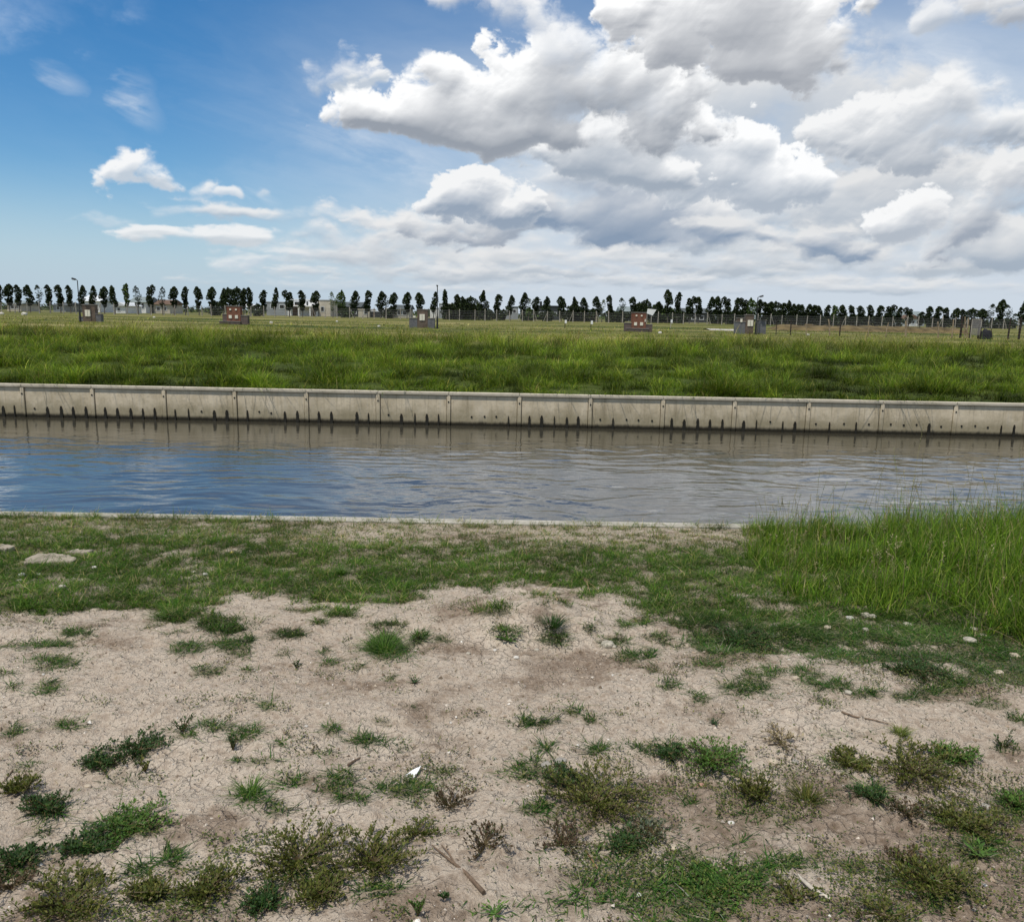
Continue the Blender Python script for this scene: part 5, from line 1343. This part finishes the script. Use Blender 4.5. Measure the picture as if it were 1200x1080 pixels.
WEEDS = [
 (165, 880, 36, 'sprawl', DEEP, 'long dark green sprawling weed on the crest of the bare dirt knoll'),
 (170, 905, 16, 'sprig', OLIVE, 'small leafy olive sprig just below the long dark sprawling weed', 14),
 (117, 896, 22, 'sprawl', DEEP, 'dark low weed at the lower end of the dirt knoll'),
 (215, 858, 22, 'sprig', DEEP, 'upright dark brown-green weed above the dirt knoll', 18),
 (273, 878, 12, 'sprig', DEEP, 'little upright dark sprig between the knoll and a green mat', 20),
 (23, 928, 20, 'sprawl', OLIVE, 'olive weed on a thin stalk by the picture edge, below the knoll', 18),
 (55, 948, 22, 'sprawl', DEEP, 'leafy dark green weed lying beside the stalked olive weed', 14),
 (157, 968, 40, 'sprawl', FRESH, 'wide fresh green mat weed, largest plain green one below the knoll', 10),
 (103, 992, 30, 'sprawl', DEEP, 'thin green weed trailing from the wide fresh green mat', 8),
 (293, 932, 22, 'tuft', FRESH, 'bright green grass tuft with long arching blades', 26),
 (247, 1042, 32, 'sprawl', OLIVE, 'rounded olive weed alone on pale dirt near the bottom', 22),
 (177, 1048, 24, 'sprawl', OLIVE, 'olive weed touching the rounded one, partly hidden by stems', 16),
 (80, 1062, 60, 'sprawl', OLIVE, 'broad olive-brown weed filling the bottom corner under the green mats', 26),
 (15, 1040, 34, 'red', RED, 'reddish brown weed stems spreading in the bottom corner', 14),
 (22, 1008, 26, 'sprawl', DEEP, 'dark green weed patch at the picture edge above the corner weeds', 12),
 (350, 1010, 58, 'sprawl', OLIVE, 'large yellowish olive weed with a tall drooping branch', 36),
 (440, 1012, 52, 'sprawl', OLIVE, 'large olive weed beside the forked stick', 30),
 (377, 1050, 34, 'sprawl', OLIVE, 'olive weed between the two large ones, close to the bottom', 20),
 (310, 1058, 22, 'sprawl', DEEP, 'small green weed under the tall drooping branch', 12),
 (493, 975, 32, 'red', OLIVE, 'thin olive weed with two leafy arms above the forked stick', 8),
 (527, 945, 32, 'red', RED, 'reddish brown weed with a spiky arm, just below the white shard', 22),
 (568, 990, 34, 'red', RED, 'dark star-shaped weed with upright leafy tip, beside the forked stick', 24),
 (490, 1074, 18, 'sprig', FRESH, 'pointed green weed at the very bottom, under the forked stick', 24),
 (580, 1072, 18, 'rosette', FRESH, 'bright green broad-leaved weed at the bottom past the stick', 16, ),
 (520, 1054, 8, 'sprig', DEEP, 'tiny dark sprout beside the thick end of the stick', 7),
 (700, 940, 62, 'sprawl', OLIVE, 'largest bushy olive weed in the middle, under the grey stone', 34),
 (660, 915, 28, 'sprawl', DEEP, 'dark green weed mat right under the two grey stones', 12),
 (662, 988, 44, 'red', RED, 'long reddish weed lying below the big bushy olive one', 12),
 (765, 978, 36, 'fine', GREY, 'pale wiry grey-green weed beside the big bushy olive one', 22),
 (735, 990, 24, 'sprawl', DEEP, 'dark weed between the wiry grey one and the reddish one', 12),
 (838, 893, 36, 'sprawl', FRESH, 'green bushy weed above the pink brick chip', 20),
 (785, 885, 20, 'sprawl', DEEP, 'dark small weed on the way from the chip to the olive bush', 10),
 (885, 935, 26, 'sprawl', OLIVE, 'tall olive weed just past the pink brick chip', 32),
 (945, 938, 24, 'tuft', OLIVE, 'olive grass tuft with short spiky blades', 22),
 (915, 868, 34, 'fine', STRAW, 'dead grey twiggy weed lying flat near the long fallen twig'),
 (1000, 897, 28, 'sprawl', OLIVE, 'low olive weed between the dead twiggy one and a green pair'),
 (1072, 905, 54, 'sprawl', OLIVE, 'broad olive green weed on the crest under the long fallen twig', 18),
 (1117, 890, 26, 'sprawl', FRESH, 'fresh green weed joined to the broad one on the crest', 14),
 (1065, 955, 30, 'red', RED, 'dark reddish bushy weed in the shade of the crest', 24),
 (1020, 935, 22, 'sprawl', DEEP, 'dark green weed next to the dark reddish bushy one', 12),
 (1130, 968, 40, 'sprawl', OLIVE, 'olive weed trailing down from the dark reddish bushy one', 20),
 (1147, 1003, 20, 'rosette', FRESH, 'green leafy weed at the lower tip of the trailing olive one', 10),
 (1095, 1035, 50, 'sprawl', OLIVE, 'big dense olive green weed on the slope beyond the curled bark', 34),
 (1035, 1072, 40, 'red', OLIVE, 'brownish olive weed at the bottom below the curled bark', 18),
 (1060, 1010, 20, 'red', RED, 'thin brown stems leaning out of the big dense olive weed', 14),
 (930, 1052, 24, 'red', OLIVE, 'brown-green weed touching the curled white bark', 16),
 (845, 1040, 40, 'sprawl', FRESH, 'flat green weed in the middle of the big bottom turf patch', 10),
 (1193, 945, 20, 'sprawl', FRESH, 'green weed cut by the picture edge beside a grey stone', 16),
 (1175, 877, 22, 'sprig', DEEP, 'thin dark weed leaning towards the picture edge on open dirt', 14),
 (837, 848, 11, 'rosette', DEEP, 'small dark rosette with pale leaves, alone on open sand', 12),
 (486, 800, 11, 'rosette', DEEP, 'small dark toothed rosette alone in the middle of the sand', 8),
 (348, 783, 13, 'sprig', DEEP, 'small dark forked sprig on the sand below the grass edge', 8),
 (450, 763, 32, 'tuft', FRESH, 'thick grass clump standing alone on the sand, largest there', 16),
 (490, 750, 15, 'sprig', FRESH, 'leafy upright weed at the side of the thick grass clump', 14),
 (596, 744, 19, 'rosette', FRESH, 'pale thistle rosette with curled dry leaves in front of the mound', 9),
 (647, 750, 22, 'tuft', DEEP, 'dark grass clump in front of the brown mound', 9),
 (400, 673, 8, 'tuft', FRESH, 'upright light green weed stem standing in the turf', 18),
 (107, 652, 8, 'rosette', [(.22, .36, .03), (.28, .42, .05)], 'yellow-green broad-leaved weed at the end of the stone slabs', 7),
 (422, 678, 9, 'rosette', [(.19, .30, .04), (.15, .26, .04)], 'bright broad-leaved rosette in the turf above the grass clump', 5),
 (1055, 860, 13, 'tuft', [(.20, .22, .06), (.15, .19, .05)], 'yellowish tiny grass tuft beside the long fallen twig', 6),
 (868, 752, 40, 'sprawl', DEEP, 'wide dark mat weed at the foot of the turf, among stones', 8),
 (1075, 787, 34, 'sprawl', DEEP, 'dark weed on the sand below the tall grass', 9),
]
for wd_ in WEEDS: weed(*wd_)
print('weeds', len(WEEDS))

# ------------------------------------------------------------------ stones, slabs and litter
GREYST = mat_plain('grey_stone', (.30, .275, .235), .9, .3, 12, .2, 0, .006)
TANST = mat_plain('tan_stone', (.44, .37, .275), .9, .3, 12, .2, 0, .006)
PINKST = mat_plain('brick_chip', (.40, .235, .17), .9, .2, 10)
YELST = mat_plain('yellow_stone', (.52, .47, .08), .8, .15, 10)
def stone(px, py, wpx, mat, label, asp=.8, hh=.55, rz=None, name='stone', seed=None, catg='stone', group='stones on the near bank'):
    g = on_near(px, py); s = wpx * .40 / (FPX / np.linalg.norm(g - CAM))
    V, F = rock_mesh(seed or int(px * 3 + py), s, s * asp, s * hh, 14)
    o = mesh_np(name, V, F, mat, smooth=False); o.location = [float(g[0]), float(g[1]), float(g[2] + s * hh * .45)]
    o.rotation_euler = (0, 0, rz if rz is not None else random.uniform(-.6, .6))
    tag(o, label, catg, group); return o
SLABST = mat_plain('slab_stone', (.29, .25, .19), .9, .3, 14, .2, 0, .008)
def slab(px, py, pts, th, mat, label, tilt=0.0):
    g = on_near(px, py); o_ = MB(); k = 1 / (FPX / np.linalg.norm(g - CAM))
    pts = np.array(pts, float) * k; n = len(pts); q = np.random.default_rng(int(px))
    # a broken slab: rough outline, bevelled upper rim, uneven top
    m_ = 5; P = []
    for i in range(n):
        a, b_ = pts[i], pts[(i + 1) % n]
        for f in np.linspace(0, 1, m_, endpoint=False): P.append(a * (1 - f) + b_ * f + q.normal(0, .005, 2))
    P = np.array(P); n = len(P); c = P.mean(0)
    rings = [(1.0, -.05), (1.0, th * .75), (.93, th), (.6, th * 1.04), (.25, th * 1.0)]
    V = []; F = []
    for sc, z in rings:
        for p_ in P:
            x, y = c + (p_ - c) * sc; V.append((x, y * 1.9, z + tilt * x + (q.normal(0, .0015) if z > 0 else 0)))
    V.append((c[0], c[1] * 1.9, th + tilt * c[0]))
    for r_ in range(len(rings) - 1):
        for i in range(n): F.append((r_ * n + i, r_ * n + (i + 1) % n, (r_ + 1) * n + (i + 1) % n, (r_ + 1) * n + i))
    f3 = [((len(rings) - 1) * n + i, (len(rings) - 1) * n + (i + 1) % n, len(V) - 1) for i in range(n)]
    o = mesh_np('stone_slab', np.array(V), [np.array(F), np.array(f3)], SLABST); o.location = [float(v) for v in g]
    tag(o, label, 'stone slab', 'broken slabs lying in the turf'); return o
slab(64, 657, [(-26, -3), (-18, -11), (2, -9), (24, -6), (22, 0), (4, 5), (-8, 7), (-24, 5)], .035, PALEST, 'largest flat stone slab lying in the turf')
slab(90, 650, [(-12, -2), (12, -2), (13, 3), (-8, 4)], .03, PALEST, 'narrow pale slab leaning on the largest flat slab', .05)
slab(5, 643, [(-14, -4), (10, -7), (13, -2), (-10, 6)], .03, PALEST, 'pale slab cut off by the picture edge near the other slabs', .1)
ST = [(26, 675, 8, WHITEST, 'white pebble below the largest slab, outer of a pair'), (46, 674, 7, WHITEST, 'white pebble below the largest slab, inner of a pair'), (22, 681, 7, GREYST, 'grey pebble under the pair of white pebbles'),
 (111, 667, 7, WHITEST, 'white pebble in the turf past the yellow-green weed'), (73, 689, 9, PALEST, 'pale stone half sunk in turf below the slabs'), (241, 674, 8, WHITEST, 'egg-shaped white stone in the turf'), (227, 671, 7, PALEST, 'dull pale pebble beside the egg-shaped white stone'),
 (272, 648, 6, YELST, 'small yellow lump in the turf above the egg-shaped stone'), (712, 757, 19, PALEST, 'cream limestone lump on the sand beside a green tuft'), (719, 758, 9, PALEST, 'knob of cream limestone touching the larger lump'),
 (605, 771, 8, WHITEST, 'flat white pebble on sand below the thistle rosette'), (580, 763, 6, WHITEST, 'white pebble to the near side of the thistle rosette'), (549, 766, 7, PALEST, 'pale pebble between the grass clump and the thistle'), (629, 763, 7, PALEST, 'pale pebble below the dark grass clump'), (708, 768, 6, TANST, 'tan pebble below the cream limestone lump'),
 (1014, 722, 13, PALEST, 'knobbly whitish stone against the tall grass'), (1022, 722, 11, PALEST, 'rounder whitish stone touching the knobbly one'), (996, 725, 10, WHITEST, 'white stone in the grass next to the knobbly pair'), (970, 736, 10, TANST, 'tan stone below the white one at the tall grass'), (1014, 739, 10, PALEST, 'flat pale stone below the knobbly pair'), (1064, 733, 12, PALEST, 'pale stone at the foot of the tall grass, single'),
 (1043, 733, 9, GREYST, 'greyish stone beside the single pale stone at the tall grass'), (1141, 739, 11, PALEST, 'pale stone under the tall grass on sand, uppermost of three'), (1151, 746, 10, TANST, 'tan stone under the tall grass, middle of three'), (1136, 752, 16, PALEST, 'long flat pale stone, lowest of three under the tall grass'),
 (1189, 770, 13, TANST, 'tan stone near the picture edge below the tall grass'), (1170, 790, 13, TANST, 'tan stone between the dark weed and the picture edge'), (932, 795, 10, TANST, 'tan stone beside the yellowish weed under the dark mat'), (994, 812, 9, PALEST, 'pale stone under a green strip on the open sand'),
 (932, 893, 9, GREYST, 'pale grey stone under the dead twiggy weed'), (857, 965, 9, WHITEST, 'round white stone below the tall olive weed'), (822, 922, 12, PINKST, 'pinkish brick chip lying on rough dirt'), (640, 897, 14, GREYST, 'smaller grey stone in the dark weed mat'), (657, 894, 17, GREYST, 'larger light grey stone in the dark weed mat'),
 (748, 1049, 8, WHITEST, 'white pebble in the bottom turf patch'), (1155, 946, 11, GREYST, 'blue-grey stone between the trailing weed and the picture edge'), (789, 994, 13, TANST, 'crumpled pale tan lump at the edge of the bottom turf patch'), (103, 922, 9, TANST, 'tan pebble on the slope of the dirt knoll'), (669, 905, 8, TANST, 'tan pebble below the larger light grey stone'), (1025, 900, 15, TANST, 'tan clod between the low olive weed and the broad one'), (906, 893, 14, TANST, 'tan clod at the root of the dead twiggy weed')]
for s_ in ST: stone(*s_)
# white shard: a bent scrap of sheet plastic
g = on_near(485, 909); k = np.linalg.norm(g - CAM) / FPX
V = np.array([(-9, -3, 1), (-2, 3, 4), (7, 7, 7), (5, 0, 5), (1, -7, 1), (-3, -3, 4)], float) * k
V = np.concatenate([V, V + np.array([0, .0, -.0025])]); n = 6
o = mesh_np('plastic_shard', V + np.array([0, 0, .006]), [np.array([(0, 5, 1), (5, 4, 3), (1, 5, 2), (5, 3, 2), (7, 11, 6), (9, 10, 11), (8, 11, 7), (8, 9, 11)]), np.array([(i, (i + 1) % 5, (i + 1) % 5 + 6, i + 6) for i in range(5)])], mat_plain('white_plastic', (.82, .82, .80), .45, .05, 4))
o.location = [float(v) for v in g]; tag(o, 'white shard of plastic lying beside a dark turf mat', 'litter')
# forked stick
WOOD = mat_plain('weathered_wood', (.15, .105, .07), .9, .35, 40, .2, 0, .002); BARKW = mat_plain('bleached_bark', (.46, .41, .33), .85, .2, 20)
a, b_ = on_near(510, 995), on_near(567, 1049); mid = a * .55 + b_ * .45
r_ = empty('broken_stick', mid, 0); tag(r_, 'brown forked stick lying on pale dirt', 'stick')
p = MB(); q = [b_ - mid + (0, 0, .008), (b_ * .6 + a * .4) - mid + (.006, 0, .012), (b_ * .35 + a * .65) - mid + (0, 0, .012)]; p.tube(q + [a - mid + (-.012, .01, .010)], [.0075, .006, .0045, .0022], 8); p.build('shaft', WOOD, r_)
c_ = on_near(513, 993)
p = MB(); p.tube([(b_ * .42 + a * .58) - mid + (.002, 0, .013), (b_ * .2 + a * .8) - mid + (.014, .01, .013), c_ - mid + (.012, 0, .012)], [.004, .0032, .0018], 6); p.build('prong', WOOD, r_)
# curled white bark
g = on_near(953, 1042); r = MB(); k = np.linalg.norm(g - CAM) / FPX
pts = [np.array(v, float) * k for v in ((-9, 18, 2), (-9, 8, 4), (-6, -3, 6), (1, -13, 5), (11, -18, 3))]
W_ = [.8, 1.7, 2.2, 2.3, 1.2]; V = []; F = []
for i, (c0, w_) in enumerate(zip(pts, W_)):
    for j in range(7):
        t_ = -1.25 + 2.5 * j / 6
        V.append(c0 + np.array([math.sin(t_) * w_ * k * .9, math.sin(t_) * w_ * k * .7, (math.cos(t_) - .6) * w_ * k]))
nV = len(V); V = V + [v - np.array([0, 0, .0035]) for v in V]
for i in range(4):
    for j in range(6):
        f = (i * 7 + j, i * 7 + j + 1, (i + 1) * 7 + j + 1, (i + 1) * 7 + j); F.append(f); F.append(tuple(x + nV for x in f[::-1]))
    F.append((i * 7, (i + 1) * 7, (i + 1) * 7 + nV, i * 7 + nV)); F.append((i * 7 + 6, i * 7 + 6 + nV, (i + 1) * 7 + 6 + nV, (i + 1) * 7 + 6))
o = mesh_np('curled_bark', np.array(V) + np.array([0, 0, .006]), np.array(F), BARKW, smooth=True); o.location = [float(v) for v in g]
tag(o, 'curled strip of bleached white bark lying on the dirt', 'bark')
def twig(pix, rad, label, mat=WOOD):
    P = np.array([on_near(*q) for q in pix]); c0 = P.mean(0)
    p = MB(); p.tube(P - c0 + np.array([0, 0, rad * 1.2]), np.linspace(rad, rad * .5, len(P)), 5); o = p.build('twig', mat); o.location = [float(v) for v in c0]
    tag(o, label, 'twig', 'twigs on the bare earth')
twig([(986, 835), (1003, 841), (1022, 844), (1041, 849)], .005, 'long thin brown twig lying on the open sand')
twig([(900, 873), (915, 872), (935, 875)], .003, 'straight dark twig under the dead twiggy weed')
twig([(408, 898), (416, 892), (422, 889)], .006, 'short thick dark twig near the white shard')
twig([(672, 992), (684, 1010), (690, 1016)], .003, 'thin bent straw stem below the long reddish weed', BARKW)
twig([(687, 998), (697, 1013), (700, 1018)], .003, 'reddish straw stem next to the thin bent one', mat_plain('red_straw', (.28, .15, .08), .8, .2, 10))
twig([(1188, 1000), (1196, 998), (1204, 997)], .004, 'pale stem sticking in at the picture edge', BARKW)
twig([(15, 903), (8, 912), (0, 920)], .003, 'dark thin stalk at the picture edge')

# crumbs of earth and tiny pebbles, too many to count
q = np.random.default_rng(77); N = 60000
X = q.uniform(-5.5, 6, N); Dq = 7.3 * q.beta(2.2, 1.2, N); Y = near_y(X) - QO - Dq
c_, d_ = turf(X, Y); k = (c_ < .5) & (q.random(N) < np.clip(.35 + 1.2 * fbm(X * 1.5, Y * 2.2, 4, 83, gain=.6), .10, 1)); X, Y = X[k], Y[k]; n = len(X)
Z = near_ground(X, Y); s = q.gamma(1.8, .0020, n) + .0012
base = np.array([(1, 0, 0), (-.5, .87, 0), (-.5, -.87, 0), (.2, .1, .9), (-.1, -.15, -.6)])
rot = q.uniform(0, 6.28, n); V = np.tile(base[None], (n, 1, 1)) * q.uniform(.6, 1.4, (n, 5, 1))
x = V[:, :, 0] * np.cos(rot)[:, None] - V[:, :, 1] * np.sin(rot)[:, None]; y = V[:, :, 0] * np.sin(rot)[:, None] + V[:, :, 1] * np.cos(rot)[:, None]
V = np.stack([x, y, V[:, :, 2] * .8], -1) * s[:, None, None] + np.stack([X, Y, Z + s * .2], 1)[:, None]
F = np.array([(0, 1, 3), (1, 2, 3), (2, 0, 3), (1, 0, 4), (2, 1, 4), (0, 2, 4)])
pal = np.array([(.40, .33, .25), (.30, .235, .17), (.19, .145, .10), (.52, .46, .38), (.68, .64, .57)]); col = pal[q.choice(5, n, p=[.34, .28, .2, .12, .06])] * (1 + q.normal(0, .15, (n, 1)))
GRIT, t, b = material('grit', .95, .1); t.link(t.new('ShaderNodeAttribute', attribute_name='tint').outputs['Color'], b.inputs['Base Color'])
gr = mesh_np('pebbles', V.reshape(-1, 3), ((np.arange(n) * 5)[:, None, None] + F[None]).reshape(-1, 3), GRIT, colors=np.repeat(col[:, None], 5, 1).reshape(-1, 3))
tag(gr, 'scattered grit, pebbles and clods on the bare earth', 'pebbles', None, 'stuff')
# small-leaved ground cover creeping over the rough earth
q = np.random.default_rng(78); N = 1000000
X = q.uniform(-5.2, 5.8, N); Dq = 7.4 * q.beta(1.7, .95, N); Y = near_y(X) - QO - Dq; Z = near_ground(X, Y, False); qx, qy = to_px(X, Y, Z)
c_, d_ = turf(X, Y, Z); fn = fbm(X * 1.7, Y * 2.4, 5, 97, gain=.62); fine_ = fbm(X * 9, Y * 9, 3, 98)
reg = .10 + .62 * sstep(qx, 540, 720) * sstep(qy, 860, 940) + .5 * sstep(qy, 985, 1060) * sstep(qx, 480, 200) + .25 * sstep(qx, 700, 900) * sstep(qy, 740, 770) * sstep(qy, 830, 800)
dn = sstep(fn + fine_ * .35 + reg * .62, .21, .56) * .95 + .012 + .5 * sstep(c_, .15, .6) * sstep(qy, 705, 740)
k = (q.random(N) < dn) & (qx > -80) & (qx < 1280) & (qy < 1150) & (qy > 640); X, Y, fn, c_ = X[k], Y[k], fn[k], c_[k]; n = len(X); Z = near_ground(X, Y)
a = q.uniform(0, 6.28, n); up = q.uniform(-.1, .9, n)
d = np.stack([np.cos(a), np.sin(a), up], 1); d /= np.linalg.norm(d, axis=1, keepdims=True); s = np.stack([-np.sin(a), np.cos(a), 0 * a], 1)
C = np.stack([X, Y, Z + q.gamma(1.6, .0055, n) + .002], 1); LN = q.uniform(.006, .014, n)
V = leafquads(C, d, s, LN, LN * .3)
hue = fbm(X * .8, Y * 1.0, 3, 99)
pa = np.array([(.105, .125, .025), (.07, .10, .02), (.14, .145, .035), (.05, .08, .02)]); pb = np.array([(.085, .055, .032), (.12, .085, .045), (.06, .045, .025), (.16, .125, .065)])
col = np.where((q.random(n) < .30 + .9 * hue - .3 * (c_ > .4))[:, None], pb[q.integers(0, 4, n)], pa[q.integers(0, 4, n)]) * (1 + q.normal(0, .2, (n, 1)).clip(-.5, .6))
gc = mesh_np('ground_cover', V, (np.arange(n) * 4)[:, None] + np.arange(4)[None], LEAF, colors=np.repeat(col[:, None], 4, 1).reshape(-1, 3))
tag(gc, 'tiny-leaved creeping ground cover, green to brown, on the rough earth', 'ground cover', None, 'stuff')
# dry stalks and litter of dead grass
N = 9000; X = q.uniform(-6, 6.5, N); Dq = 7.3 * q.beta(1.6, 1.3, N); Y = near_y(X) - QO - Dq
k = q.random(N) < np.clip(.35 + fbm(X * 1.2, Y * 1.8, 4, 88) * 1.3, .05, 1); X, Y = X[k], Y[k]; n = len(X); Z = near_ground(X, Y)
a = q.uniform(0, 6.28, n); L = q.gamma(3, .011, n) + .01
d = np.stack([np.cos(a), np.sin(a), q.uniform(-.05, .22, n)], 1) * L[:, None]; s = np.stack([-np.sin(a), np.cos(a), 0 * a], 1) * .0014
P0 = np.stack([X, Y, Z + .003], 1)
V = np.stack([P0 - s, P0 + s, P0 + d * .5 + s * .9 + np.array([0, 0, .003]), P0 + d * .5 - s * .9 + np.array([0, 0, .003]), P0 + d], 1)
F4 = (np.arange(n) * 5)[:, None] + np.array([[0, 1, 2, 3]]); F3 = (np.arange(n) * 5)[:, None] + np.array([[3, 2, 4]])
pal = np.array([(.36, .29, .18), (.20, .14, .085), (.10, .07, .045), (.45, .40, .28)]); col = pal[q.choice(4, n, p=[.3, .35, .25, .1])]
dg = mesh_np('dead_grass', V.reshape(-1, 3), [F4, F3], LEAF, colors=np.repeat(col[:, None], 5, 1).reshape(-1, 3))
tag(dg, 'dead grass stalks and plant litter scattered over the earth', 'dead grass', None, 'stuff')
